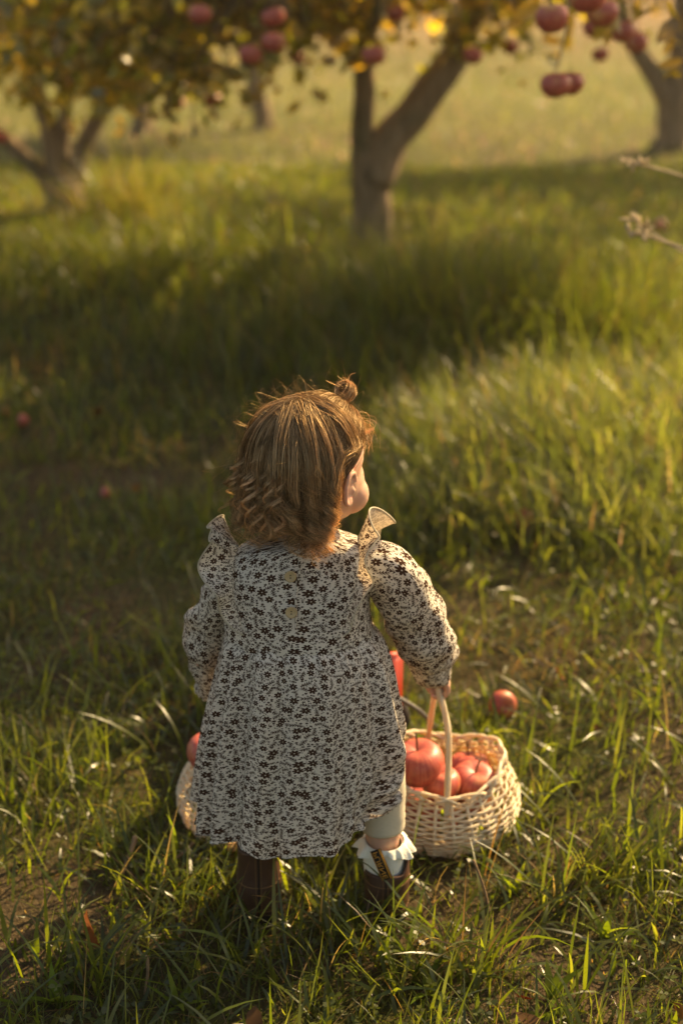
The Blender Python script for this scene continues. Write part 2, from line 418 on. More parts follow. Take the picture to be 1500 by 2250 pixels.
# ================================================================== GRASS
def blades(P, L, W, az, lean, curl, S, col, side_tw=None):
    """P (n,3) roots; returns V, Q, T, C for tapering curved blades"""
    n = len(P); s = np.linspace(0, 1, S + 1)
    phi = lean[:, None] + curl[:, None] * s[None]
    dh = np.sin(phi); dv = np.cos(phi)
    H = np.concatenate([np.zeros((n, 1)), np.cumsum((dh[:, 1:] + dh[:, :-1]) / 2, 1)], 1) / S * L[:, None]
    Z = np.concatenate([np.zeros((n, 1)), np.cumsum((dv[:, 1:] + dv[:, :-1]) / 2, 1)], 1) / S * L[:, None]
    Z = np.maximum(Z, 0.003)
    cx, sx = np.cos(az), np.sin(az)
    C = np.stack([P[:, 0:1] + H * cx[:, None], P[:, 1:2] + H * sx[:, None], P[:, 2:3] + Z - 0.004], -1)
    tw = side_tw if side_tw is not None else rng.normal(0, 0.5, n)
    sd = np.stack([-sx * np.cos(tw), cx * np.cos(tw), np.sin(tw)], -1)
    prof = np.minimum(1.0, 0.55 + 1.6 * s) * (1 - s ** 2.2)
    w = W[:, None] * prof[None] * 0.5
    Lf = C[:, :S] - sd[:, None] * w[:, :S, None]; Rt = C[:, :S] + sd[:, None] * w[:, :S, None]
    V = np.concatenate([Lf, Rt, C[:, S:]], 1)                      # per blade: S left, S right, 1 tip
    k = 2 * S + 1; o = (np.arange(n) * k)[:, None, None]
    i = np.arange(S - 1)
    Q = (np.stack([i, i + S, i + S + 1, i + 1], -1)[None] + o).reshape(-1, 4)
    T = (np.array([[S - 1, 2 * S - 1, 2 * S]])[None] + o).reshape(-1, 3)
    return V.reshape(-1, 3), Q, T, np.repeat(col, k, 0)
GREENS = np.array([(0.034, 0.049, 0.007), (0.050, 0.065, 0.009), (0.025, 0.037, 0.006), (0.066, 0.076, 0.014), (0.042, 0.053, 0.010)])
DRY = np.array([(0.115, 0.078, 0.036), (0.09, 0.056, 0.024), (0.15, 0.112, 0.058), (0.066, 0.038, 0.017)])
def colours(n, dry):
    c = GREENS[rng.integers(0, len(GREENS), n)] * rng.uniform(0.75, 1.35, (n, 1))
    d = DRY[rng.integers(0, len(DRY), n)] * rng.uniform(0.7, 1.2, (n, 1))
    k = rng.random(n) < dry
    c[k] = d[k]; return c, k
def patch(x, y):
    """bare / dry places: 0 green .. 1 bare"""
    v = np.zeros(len(x))
    for px, py, rx, ry in ((1090, 1490, .20, .12), (1150, 1420, .15, .10), (20, 2000, .05, .04), (250, 1050, .45, .20), (330, 1330, .22, .18),
                           (120, 1240, .3, .14), (480, 1000, .25, .12), (60, 830, .3, .12), (1010, 1360, .14, .1)):
        c = on_ground(px, py); v = np.maximum(v, np.exp(-(((x - c[0]) / rx) ** 2 + ((y - c[1]) / ry) ** 2)))
    nn = np.sin(7.1 * x + 2.3 * y + 1) * np.sin(5.3 * y - 3.1 * x) + 0.6 * np.sin(13 * x - 4) * np.sin(11.7 * y + 2)
    return np.clip(v * 0.95 + 0.08 * np.clip(nn, 0, 2), 0, 1)
def scatter(n, y0, y1, margin, slope=0.27):
    out = []
    while sum(map(len, out)) < n:
        y = rng.uniform(y0, y1, n); x = rng.uniform(-1, 1, n) * (slope * y1 + margin)
        k = np.abs(x) < slope * y + margin
        out.append(np.stack([x[k], y[k]], 1))
    return np.concatenate(out)[:n]
def clear_feet(x, y):
    k = np.ones(len(x), bool)
    for cx, cy, rx, ry in ((-0.118, 1.72, .034, .09), (0.072, 1.72, .036, .09), (0.155, 1.945, .115, .115), (-0.12, 1.95, .115, .115), (-0.03, 2.26, .13, .16)):
        k &= ((x - cx) / rx) ** 2 + ((y - cy) / ry) ** 2 > 1
    return k
lawn = MB()
# near turf
p = scatter(112000, 1.1, 3.7, 0.65); bare = patch(p[:, 0], p[:, 1])
k = (rng.random(len(p)) > bare * 0.35) & clear_feet(p[:, 0], p[:, 1]); p, bare = p[k], bare[k]; n = len(p)
c, dk = colours(n, np.clip(0.24 + 0.70 * bare, 0, 1))
tuft = 0.6 + 0.55 * np.clip(np.sin(9 * p[:, 0] + 1.7 * p[:, 1]) * np.sin(8 * p[:, 1] + 0.6) + 0.4 * np.sin(23 * p[:, 0]) * np.sin(19 * p[:, 1]), -0.6, 1)
L = rng.gamma(5, 0.2, n) * 0.056 * tuft; L[dk] *= rng.uniform(0.6, 1.3, dk.sum())
W = rng.uniform(0.0018, 0.0042, n); W[dk] *= 0.55
br = (rng.random(n) < 0.06) & ~dk; W[br] = rng.uniform(0.006, 0.010, br.sum()); L[br] = rng.uniform(0.04, 0.08, br.sum())
lean = np.abs(rng.normal(0.45, 0.4, n)); lean[dk] = rng.uniform(0.7, 1.5, dk.sum())
curl = rng.normal(0.55, 0.5, n); curl[dk] = rng.normal(0.1, 0.4, dk.sum())
P3 = np.c_[p, gz(p[:, 0], p[:, 1])]
Vb, Q, T, C = blades(P3, L, W, rng.uniform(0, 2 * np.pi, n), lean, curl, 3, c); lawn.add(Vb, Q, T, C)
# longer blades sprinkled through the near turf
p = scatter(3800, 1.2, 3.6, 0.4); k = clear_feet(p[:, 0], p[:, 1]) & (rng.random(len(p)) > patch(p[:, 0], p[:, 1])); p = p[k]; n = len(p)
c, dk = colours(n, 0.14)
Vb, Q, T, C = blades(np.c_[p, gz(p[:, 0], p[:, 1])], rng.uniform(0.08, 0.17, n), np.where(dk, 0.002, rng.uniform(0.0035, 0.0068, n)), rng.uniform(0, 6.283, n),
                     np.abs(rng.normal(0.35, 0.3, n)), rng.normal(0.9, 0.5, n), 5, c); lawn.add(Vb, Q, T, C)
# mid field
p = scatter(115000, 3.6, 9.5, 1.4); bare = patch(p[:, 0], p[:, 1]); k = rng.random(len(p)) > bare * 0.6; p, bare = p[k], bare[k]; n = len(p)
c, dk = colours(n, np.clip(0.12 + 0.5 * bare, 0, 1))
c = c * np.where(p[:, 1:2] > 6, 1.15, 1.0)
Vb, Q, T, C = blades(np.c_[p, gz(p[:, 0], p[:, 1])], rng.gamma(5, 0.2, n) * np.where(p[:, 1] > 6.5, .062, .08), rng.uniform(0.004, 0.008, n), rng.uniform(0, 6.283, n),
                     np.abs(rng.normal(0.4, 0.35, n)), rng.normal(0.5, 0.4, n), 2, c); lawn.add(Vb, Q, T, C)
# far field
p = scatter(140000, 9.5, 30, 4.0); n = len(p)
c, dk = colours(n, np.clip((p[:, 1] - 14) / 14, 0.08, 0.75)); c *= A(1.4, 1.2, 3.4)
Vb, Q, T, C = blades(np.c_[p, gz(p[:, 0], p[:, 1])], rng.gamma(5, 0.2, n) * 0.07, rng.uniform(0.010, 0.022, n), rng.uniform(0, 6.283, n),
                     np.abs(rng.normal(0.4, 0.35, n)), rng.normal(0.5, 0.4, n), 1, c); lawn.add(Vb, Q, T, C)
# clover leaflets low in the near turf
p = scatter(3200, 1.2, 3.0, 0.4); k = clear_feet(p[:, 0], p[:, 1]) & (np.sin(5 * p[:, 0] + 2) * np.sin(4.3 * p[:, 1]) + 0.5 * np.sin(17 * p[:, 0]) > -0.1); p = p[k]; n = len(p)
zc = gz(p[:, 0], p[:, 1]) + rng.uniform(.012, .038, n); az0 = rng.uniform(0, 6.283, n); cc = GREENS[rng.integers(0, 4, n)] * rng.uniform(.8, 1.3, (n, 1))
for k3 in range(3):
    az = az0 + k3 * 2.094 + rng.normal(0, .15, n); r_ = rng.uniform(.006, .011, n); tl = rng.uniform(-.25, .6, n)
    d = np.stack([np.cos(az), np.sin(az), tl * .6], 1); s_ = np.stack([-np.sin(az), np.cos(az), rng.normal(0, .25, n)], 1); c0 = np.c_[p, zc]
    V = np.stack([c0, c0 + d * (r_ * .55)[:, None] + s_ * (r_ * .42)[:, None], c0 + d * r_[:, None] + s_ * (r_ * .30)[:, None], c0 + d * (r_ * .92)[:, None], c0 + d * r_[:, None] - s_ * (r_ * .30)[:, None], c0 + d * (r_ * .55)[:, None] - s_ * (r_ * .42)[:, None]], 1)
    o_ = (np.arange(n) * 6)[:, None]; lawn.add(V.reshape(-1, 3), np.concatenate([o_ + A(0, 1, 2, 3).astype(int), o_ + A(0, 3, 4, 5).astype(int)]), None, np.repeat(cc, 6, 0))
o = lawn.build('grass', M['grass']); tag(o, 'short green and straw coloured grass covering the orchard floor', 'grass', kind='stuff')

# tall rank grass under the trees and the long tufts on the sunny side
tall = MB()
def clump(cx, cy, rx, ry, n, L0, L1, lean_az=None, dry=0.15, w=(0.004, 0.008), bias=0.0, gain=1.0):
    q = rng.normal(0, 0.5, (n, 2)); x = cx + q[:, 0] * rx; y = cy + q[:, 1] * ry
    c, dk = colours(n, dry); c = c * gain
    az = rng.uniform(0, 6.283, n) if lean_az is None else rng.normal(lean_az, 1.7, n)
    L = rng.uniform(L0, L1, n)
    Vb, Q, T, C = blades(np.c_[x, y, gz(x, y)], L, np.where(dk, 0.003, rng.uniform(*w, n)), az, np.abs(rng.normal(0.22, 0.2, n)) + bias,
                         np.abs(rng.normal(0.8, 0.45, n)), 5, c)
    tall.add(Vb, Q, T, C)
def clump_px(px, py, rx, ry, n, L0, L1, **kw):
    c = on_ground(px, py); clump(c[0], c[1], rx, ry, n, L0, L1, **kw)
for px, py, rx, ry, n, a_, b_ in ((1090, 790, .55, .35, 3200, .28, .55), (960, 745, .42, .45, 2000, .25, .5), (1260, 760, .35, .4, 1600, .25, .48),
                                  (740, 700, .45, .3, 600, .08, .18), (540, 640, .6, .5, 1400, .12, .32), (330, 620, .8, .6, 1600, .16, .38),
                                  (120, 620, .6, .6, 1400, .14, .34), (830, 860, .35, .3, 1000, .14, .32), (640, 780, .6, .4, 1200, .12, .30)):
    clump_px(px, py, rx, ry, n, a_, b_)
clump_px(265, 505, .24, .25, 800, .25, .52, dry=0.5)
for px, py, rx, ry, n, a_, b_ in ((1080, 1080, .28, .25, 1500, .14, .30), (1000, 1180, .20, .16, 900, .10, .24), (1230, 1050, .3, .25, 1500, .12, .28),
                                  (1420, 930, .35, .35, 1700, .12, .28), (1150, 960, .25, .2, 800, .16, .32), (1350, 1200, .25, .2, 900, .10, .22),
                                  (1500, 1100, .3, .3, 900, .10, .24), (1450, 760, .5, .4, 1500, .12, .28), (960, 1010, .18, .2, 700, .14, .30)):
    clump_px(px, py, rx, ry, n, a_, b_, dry=0.10, w=(0.0035, 0.0065), lean_az=2.7, gain=A(1.40, 1.30, 2.2))  # yellower grass, its colour also brightened to boost the sunlit look here
for px, py, n in ((800, 2060, 26), (720, 2040, 18), (1020, 2130, 60), (880, 2150, 45), (330, 1960, 30), (420, 1980, 22), (760, 2100, 30), (560, 2110, 20),
                  (1330, 1930, 60), (1200, 1990, 50), (200, 2150, 40), (1090, 1880, 22), (905, 2030, 10)):
    clump_px(px, py, .07, .05, n, .07, .17, dry=0.16, w=(0.0035, 0.0075), bias=0.15)
o = tall.build('tall_grass', M['grass']); tag(o, 'long rank grass and arching tufts under the apple trees', 'grass', kind='stuff')

# ================================================================== TREES
LEAFC = np.array([(0.28, 0.26, 0.035), (0.42, 0.34, 0.055), (0.19, 0.21, 0.028), (0.54, 0.44, 0.10), (0.20, 0.22, 0.03), (0.42, 0.30, 0.06), (0.32, 0.33, 0.06)])
def leaf_set(P, size, droop=0.5, palette=None):
    """P (n,3) leaf bases -> folded pointed oval leaves, 8 tris each"""
    n = len(P); pal = LEAFC if palette is None else palette
    L = rng.uniform(0.7, 1.25, n) * size; W = L * rng.uniform(0.45, 0.6, n)
    d = rng.normal(0, 1, (n, 3)); d[:, 2] -= droop; d /= np.linalg.norm(d, axis=1, keepdims=True)
    up = rng.normal(0, 1, (n, 3)); s = np.cross(d, up); s /= np.linalg.norm(s, axis=1, keepdims=True) + 1e-9; nn = np.cross(s, d)
    st = np.array([0, .22, .55, .85, 1.0]); ww = np.array([0.04, .42, .5, .26, 0.0]); bend = np.array([0, .02, -.02, -.10, -.18])
    fold = 0.18
    C = P[:, None] + d[:, None] * (L[:, None] * st)[..., None] + nn[:, None] * (L[:, None] * bend)[..., None]
    off = s[:, None] * (W[:, None] * ww)[..., None]; lift = nn[:, None] * (W[:, None] * ww * fold)[..., None]
    V = np.concatenate([C, (C + off + lift)[:, :4], (C - off + lift)[:, :4]], 1)       # 5 mid, 4 right, 4 left
    k = 13; o = (np.arange(n) * k)[:, None, None]
    Q = [[i, 5 + i, 6 + i, i + 1] for i in range(3)] + [[i + 1, 10 + i, 9 + i, i] for i in range(3)]
    T = [[3, 8, 4], [12, 3, 4]]
    Q = (np.array(Q)[None] + o).reshape(-1, 4); T = (np.array(T)[None] + o).reshape(-1, 3)
    c = pal[rng.integers(0, len(pal), n)] * rng.uniform(0.75, 1.3, (n, 1))
    return V.reshape(-1, 3), Q, T, np.repeat(c, k, 0)
def wob_tube(mb, pts, r0, r1, n=16, seg=10, rough=0.10):
    P = spline(pts, n); R = r0 * (1 - np.linspace(0, 1, n)) ** 0.9 + r1 * np.linspace(0, 1, n) ** 0.9
    wob = np.array([[1 + rough * nz((P[i, 0] * 6 + math.cos(a), P[i, 2] * 5 + P[i, 1], math.sin(a) + 3)) * 2 for a in np.linspace(0, 6.283, seg, endpoint=False)] for i in range(n)])
    tube(mb, P, R, seg, True, None, 1.0, 0.0, wob); return P
def apple_tree(name, base, limbs, crown, label, nclus=110, per=70, leaf=0.062, extra=(), trunk_r=(0.10, 0.075), fork=None, zmin=0.0):
    """limbs: list of (point list, r0, r1); crown: list of ellipsoids (centre, radii, weight)"""
    root = empty(name, base); tag(root, label, 'tree', 'apple trees in the orchard')
    tr = MB(); fork = np.asarray(fork, float)
    b = np.asarray(base, float)
    P = wob_tube(tr, [b + A(0, 0, -0.08), b + (fork - b) * 0.35 + A(0.01, 0, 0), fork, fork + (fork - b) * 0.12], trunk_r[0], trunk_r[1], 18, 14, 0.16)
    # root flare
    for a in np.linspace(0, 6.283, 6)[:-1]:
        dirv = A(math.cos(a), math.sin(a), 0)
        wob_tube(tr, [b + A(0, 0, .22), b + dirv * trunk_r[0] * 0.9 + A(0, 0, .05), b + dirv * trunk_r[0] * 1.9 + A(0, 0, -.06)], trunk_r[0] * .5, trunk_r[0] * .2, 7, 8, 0.1)
    tr.build('trunk', M['bark'], root)
    nodes = []
    for pts, r0, r1 in limbs:
        lb = MB(); P = wob_tube(lb, pts, r0, r1, 22, 10, 0.12); nodes.append(P[5:]); lb.build('limb', M['bark'], root)
    nodes = np.concatenate(nodes)
    tw = MB(); cr = MB(); cl = []
    wsum = sum(c[2] for c in crown)
    for cen, rad, wt in crown:
        k = int(nclus * wt / wsum)
        d = rng.normal(0, 1, (k * 3, 3)); d /= np.linalg.norm(d, axis=1, keepdims=True)
        q = np.asarray(cen) + d * np.asarray(rad) * rng.uniform(0.35, 1.0, (k * 3, 1)) ** 0.6
        q = q[q[:, 2] > zmin - rng.exponential(0.055, len(q))][:k]; cl.append(q)
    cl = np.concatenate(cl)
    for q in cl:
        dd = np.linalg.norm(nodes - q, axis=1); s = nodes[np.argmin(dd + 0.3 * np.abs(nodes[:, 2] - q[2]))]
        mid = (s + q) / 2 + A(*rng.normal(0, 0.06, 3)) + A(0, 0, 0.10)
        tube(tw, spline([s, mid, q], 7), np.linspace(0.013, 0.004, 7), 5)
        for _ in range(3):
            e = q + rng.normal(0, 0.14, 3); tube(tw, spline([mid * .35 + q * .65, (q + e) / 2 + A(0, 0, .03), e], 4), np.linspace(.005, .002, 4), 4)
    tw.build('twigs', M['bark'], root)['kind'] = 'stuff'
    n = len(cl) * per; ids = rng.integers(0, len(cl), n)
    Pl = cl[ids] + rng.normal(0, 0.115, (n, 3)) * A(1, 1, 0.9)
    Pl = Pl[Pl[:, 2] > zmin - 0.16 - rng.exponential(0.05, len(Pl))]
    cr.add(*leaf_set(Pl, leaf))
    o = cr.build('crown', M['leaf'], root); o['kind'] = 'stuff'
    for f in extra: f(root)
    return root

YC = 6.5
def c_(px, py, Y=YC): return at(px, py, Y)
base = on_ground(815, 560)
fork = c_(812, 345)
up = lambda p, dx, dy, dz: np.asarray(p) + A(dx, dy, dz)
lim = [([c_(812, 400), c_(797, 300), c_(800, 150), c_(792, 0), up(c_(792, 0), -.15, .1, .6), up(c_(792, 0), -.25, .2, 1.2)], 0.062, 0.02),
       ([c_(815, 400), c_(858, 310), c_(930, 220), c_(1000, 120), c_(1040, 30), up(c_(1040, 30), .5, -.05, .5), up(c_(1040, 30), .9, -.1, 1.0)], 0.098, 0.024),
       ([c_(797, 150), c_(735, 90, 6.3), c_(690, 60, 6.1), c_(600, 20, 5.7), up(c_(560, 0, 5.4), -.2, -.3, .12)], 0.03, 0.010),
       ([c_(800, 140), c_(820, 60, 6.0), c_(830, 20, 5.4), up(c_(830, 0, 5.0), .0, -.3, .3)], 0.03, 0.010),
       ([c_(1000, 120), up(c_(1000, 120), .15, -.7, .5), A(.75, 4.9, 1.5), A(.80, 4.2, 1.45), A(.68, 3.75, 1.24)], 0.035, 0.007),
       ([c_(1010, 100), up(c_(1010, 100), .4, .5, .4), up(c_(1010, 100), .9, .9, .8)], 0.04, 0.012)]
crown = [((0.70, 5.75, 2.05), (1.35, 1.05, 0.70), 3.2), ((1.95, 6.5, 1.95), (0.70, 0.60, 0.38), 1.5), ((-0.72, 5.9, 1.08), (0.62, 0.8, 0.27), 1.7), ((0.30, 6.25, 1.17), (0.75, 0.5, 0.13), 1.0), ((1.15, 4.80, 1.95), (0.80, 0.70, 0.40), 2.4),  # high lobes are out of view, some added to shade the grass below
         ((-0.6, 6.1, 1.7), (0.8, 0.9, 0.6), 0.5)]
PAL_BOUGH = np.array([(0.42, 0.30, 0.06), (0.36, 0.27, 0.05), (0.26, 0.22, 0.04)])
def bough(root):
    """leafy twig ends of the long limb that reaches over the sunny side"""
    mb = MB(); tips = []
    for px, py, Yb in ((1130, 30, 3.75), (1330, 20, 3.7), (1390, 30, 3.7), (1480, 120, 3.6), (1495, 60, 3.6), (1245, 60, 3.8), (1440, 10, 3.7)):
        e = at(px, py, Yb); tips.append(e)
        s = A(.76, 4.3, 1.45) if px < 1300 else A(.9, 4.35, 1.42)
        tube(mb, spline([A(.80, 4.45, 1.47), s + A(0, -.2, .02), (s + e) / 2 + A(0, 0, .16), e + A(0, 0, .08), e], 9), np.linspace(.008, .0025, 9), 5)
    e = at(1222, 150, 3.85); tube(mb, spline([at(1250, -60, 3.9), at(1245, 60, 3.86), at(1232, 110, 3.85), e], 8), np.linspace(.005, .003, 8), 5)
    mb.build('twig', M['bark'], root)
    def big(px, py, Yb, L, ang, tilt):
        mbx = MB(); P = np.array([[0., 0, 0]]); V, Q, T, C = leaf_set(P, L * 1.0, palette=PAL_BOUGH[rng.integers(0, 3, 1)])
        # place by hand: leaf along ang in the picture plane
        V = V - V[0]; ax = V[4] - V[0]; ax /= np.linalg.norm(ax)
        tgt = Vector((math.cos(ang), tilt, math.sin(ang))).normalized()
        R = np.array(Vector(ax).rotation_difference(tgt).to_matrix())
        mbx.add(V @ R.T + at(px, py, Yb), Q, T, C); mbx.build('leaf', M['leaf'], root)
    for a in ((1190, 10, 3.72, .085, -2.75, .2), (1180, 25, 3.75, .10, -2.5, -.2), (1355, 55, 3.7, .07, -1.9, .1), (1350, 15, 3.7, .085, -1.2, .3), (1340, 40, 3.75, .06, -2.2, .1),
              (1500, 95, 3.6, .06, 2.6, .2), (1500, 130, 3.6, .055, -2.9, .2), (1495, 150, 3.6, .05, -2.5, .2), (1500, 40, 3.6, .07, -2.4, 0), (1250, 20, 3.85, .06, -1.3, 0),
              (1470, 0, 3.6, .06, -1.0, .2), (1420, 0, 3.65, .06, -2.0, .2), (1390, 0, 3.7, .06, -1.2, .2), (1340, 60, 3.7, .05, -1.8, .1), (1480, 70, 3.6, .05, -2.0, .1),
              (1500, 165, 3.6, .05, 2.9, .0), (1260, 45, 3.9, .05, -1.8, .1), (1150, 15, 3.8, .06, -2.2, .1), (1440, 20, 3.65, .06, -2.6, .1)): big(*a)
apple_tree('apple_tree', base, lim, crown, 'forked apple tree in the middle with a bough of red apples reaching forward', 385, 45, 0.070, (bough,), (0.088, 0.076), fork, zmin=0.88)

# left tree: a low vase of several limbs
base = on_ground(145, 470); YL = base[1]
l_ = lambda px, py, dY=0: at(px, py, YL + dY)
fork = l_(135, 400)
lim = [([l_(135, 430), l_(90, 380), l_(20, 315), l_(-80, 240), l_(-200, 120), l_(-300, -100)], .05, .02),
       ([l_(138, 430), l_(120, 350), l_(95, 240), l_(60, 150), l_(40, 0), l_(20, -200)], .06, .02),
       ([l_(140, 430), l_(135, 330), l_(145, 230), l_(140, 60), l_(150, -150)], .05, .02),
       ([l_(150, 430), l_(175, 350), l_(215, 260), l_(255, 205), l_(300, 100), l_(380, -100)], .055, .02)]
crown = [((-1.75, 7.9, 1.20), (1.05, 0.8, 0.50), 2.2), ((-2.2, 7.3, 2.0), (1.1, 1.0, 0.6), 0.5), ((-0.98, 6.6, 0.98), (0.34, 0.4, 0.30), 0.6), ((-1.9, 6.6, 1.15), (0.7, 0.5, 0.25), 0.8)]
apple_tree('apple_tree', base, lim, crown, 'low apple tree with four limbs spreading from its base beside dry brush', 125, 62, 0.066, (), (0.09, 0.085), fork, zmin=0.78)

# right tree, seen by its trunk and left limb
base = on_ground(1478, 330); YR = base[1]
r_ = lambda px, py, dY=0: at(px, py, YR + dY)
fork = r_(1482, 215)
lim = [([r_(1480, 250), r_(1440, 170), r_(1400, 110), r_(1370, 40), r_(1340, -80), r_(1300, -250)], .085, .03),
       ([r_(1482, 250), r_(1490, 150), r_(1500, 40), r_(1520, -150), r_(1540, -300)], .10, .03),
       ([r_(1485, 250), r_(1560, 150), r_(1640, 40), r_(1720, -150)], .09, .03)]
crown = [((3.0, 10.2, 2.2), (1.6, 1.4, 0.85), 3.0), ((2.4, 10.0, 1.35), (0.8, 0.6, 0.25), 1.0)]
apple_tree('apple_tree', base, lim, crown, 'apple tree with a leaning limb standing on the sunny slope', 110, 55, 0.080, (), (0.12, 0.105), fork, zmin=1.0)

# two slim trees of the row behind
for bx, by, lean, lab in ((578, 290, -40, 'slim apple tree of the back row with a slanting trunk'), (312, 300, -6, 'slim upright apple tree of the back row behind the low tree')):
    base = on_ground(bx, by); Yb = base[1]; fork = at(bx + lean * 0.5, by - 110, Yb)
    lim = [([fork + A(0, 0, -.1), at(bx + lean, 60, Yb), up(at(bx + lean, 0, Yb), -.2, 0, .5), up(at(bx + lean, 0, Yb), -.4, .2, 1.1)], .055, .02),
           ([fork + A(0, 0, -.1), up(fork, .25, .1, .5), up(fork, .6, .2, 1.0)], .05, .02)]
    crown = [((base[0] - .1, Yb, 2.1), (1.3, 1.2, 0.8), 3.0), ((base[0] - .1, Yb - .2, 1.35), (0.9, 0.8, 0.3), 1.2)]
    apple_tree('apple_tree', base, lim, crown, lab, 75, 52, 0.085, (), (0.075, 0.055), fork, zmin=1.05)

# ================================================================== APPLES
def apple_mesh():
    prof = []
    for t in np.linspace(0, 1, 20):
        a = t * math.pi; r = math.sin(a) * (1.0 + 0.10 * math.cos(a)); z = math.cos(a) * 0.90
        if t < 0.28: z -= 0.30 * (1 - t / 0.28) ** 1.7
        if t > 0.80: z += 0.16 * ((t - 0.80) / 0.20) ** 1.6
        prof.append((max(r, 0.004), z))
    prof = np.array(prof); seg = 26; a = np.linspace(0, 6.2832, seg, endpoint=False)
    lob = 1 + 0.022 * np.cos(5 * a)[None] * np.clip(-prof[:, 1:2], 0, 1) + 0.015 * np.cos(2 * a + 1)[None]
    V = np.stack([prof[:, :1] * lob * np.cos(a), prof[:, :1] * lob * np.sin(a), prof[:, 1:2] * np.ones(seg)], -1).reshape(-1, 3)
    return mesh_np('apple', V * 0.038, grid_faces(20, seg)[:, ::-1])
AM = apple_mesh(); AM.materials.append(M['apple'])
sm = MB(); tube(sm, spline([(0, 0, .018), (0.001, 0, .034), (0.006, 0.002, .050)], 6), np.linspace(.0014, .0018, 6), 5); SM = sm.mesh('stem'); SM.materials.append(M['apple_stem'])
def apple(loc, size, rot, label, group=None, stem=True, name='apple'):
    o = bpy.data.objects.new(name, AM); COL.objects.link(o); o.location = loc; s = size / 0.076; o.scale = (s, s, s * random.uniform(.93, 1.05))
    o.rotation_euler = rot; tag(o, label, 'apple', group)
    if stem:
        q = bpy.data.objects.new('stem', SM); COL.objects.link(q); q.parent = o
    return o
rr = lambda: (random.uniform(-.25, .25), random.uniform(-.25, .25), random.uniform(0, 6))
# hanging fruit: photo radius gives the distance
for px, py, r in ((600, 93, 26), (550, 120, 25), (507, 160, 20), (440, 32, 24), (600, 38, 24), (370, 160, 20), (400, 183, 17), (388, 227, 16), (467, 220, 18),
                  (320, 95, 20), (245, 75, 18), (820, 122, 25), (1038, 122, 21), (1120, 103, 18), (1005, 60, 17), (870, 30, 20), (690, 25, 19), (345, 20, 18), (520, 30, 19), (470, 75, 17), (420, 112, 18), (280, 150, 15), (655, 130, 16), (570, 60, 16)):
    Yb = float(np.clip(0.037 * FPX / r, 4.7, 7.2))
    apple(at(px, py, Yb), 0.076, rr(), 'red apple hanging in the yellowing leaves of the middle apple tree', 'apples hanging on the middle tree')
for px, py, r in ((65, 125, 18), (5, 20, 18), (140, 185, 15), (0, 300, 15), (190, 110, 15), (110, 60, 15)):
    apple(at(px, py, 7.0), 0.076, rr(), 'red apple hanging in the leaves of the low tree with four limbs', 'apples hanging on the low tree')
for px, py, r, lab in ((1212, 40, 35, 'large red apple hanging beside a big yellow leaf above the hanging pair'), (1219, 187, 32, 'red apple with a bright rim, front one of the low hanging pair'),
                       (1250, 183, 31, 'red apple half hidden behind the front one of the low hanging pair'), (1290, -5, 40, 'dark red apple at the top of the leafy bough'),
                       (1322, 28, 34, 'bright red apple tucked under the dark one on the bough'), (1366, 68, 28, 'red apple hanging beside the small yellow leaf on the bough'),
                       (1395, 92, 26, 'red apple with a sunlit cap at the outer end of the bough'), (1318, 120, 18, 'small red apple hanging alone below the leafy bough'),
                       (1305, 60, 24, 'red apple in the shade under the bough cluster')):
    Yb = float(np.clip(0.039 * FPX / r, 3.2, 6.0))
    p = at(px, py, Yb); apple(p, 0.078 if r > 20 else 0.07, (random.uniform(-.2, .2), random.uniform(-.2, .2), random.uniform(0, 6)), lab, 'apples on the long bough')
# fallen fruit
for px, py, s, lab in ((1103, 1548, .052, 'shrivelled fallen red apple lying in dry grass behind the basket'), (1152, 1142, .055, 'fallen red apple half buried in the sunlit tufts'),
                       (1447, 497, .075, 'fallen red apple by the dry seed stems'), (50, 925, .042, 'fallen yellowish apple lying on the shaded grass path'), (10, 905, .036, 'fallen red apple beside the yellowish one on the shaded path'),
                       (232, 1083, .03, 'small fallen red apple in the shaded grass by the worn path')):
    p = on_ground(px, py + 10); z = float(gz(p[0], p[1])); p = on_ground(px, py, z + s * .4)
    o = apple(p, s, (random.uniform(.6, 1.4), random.uniform(-.6, .6), random.uniform(0, 6)), lab)

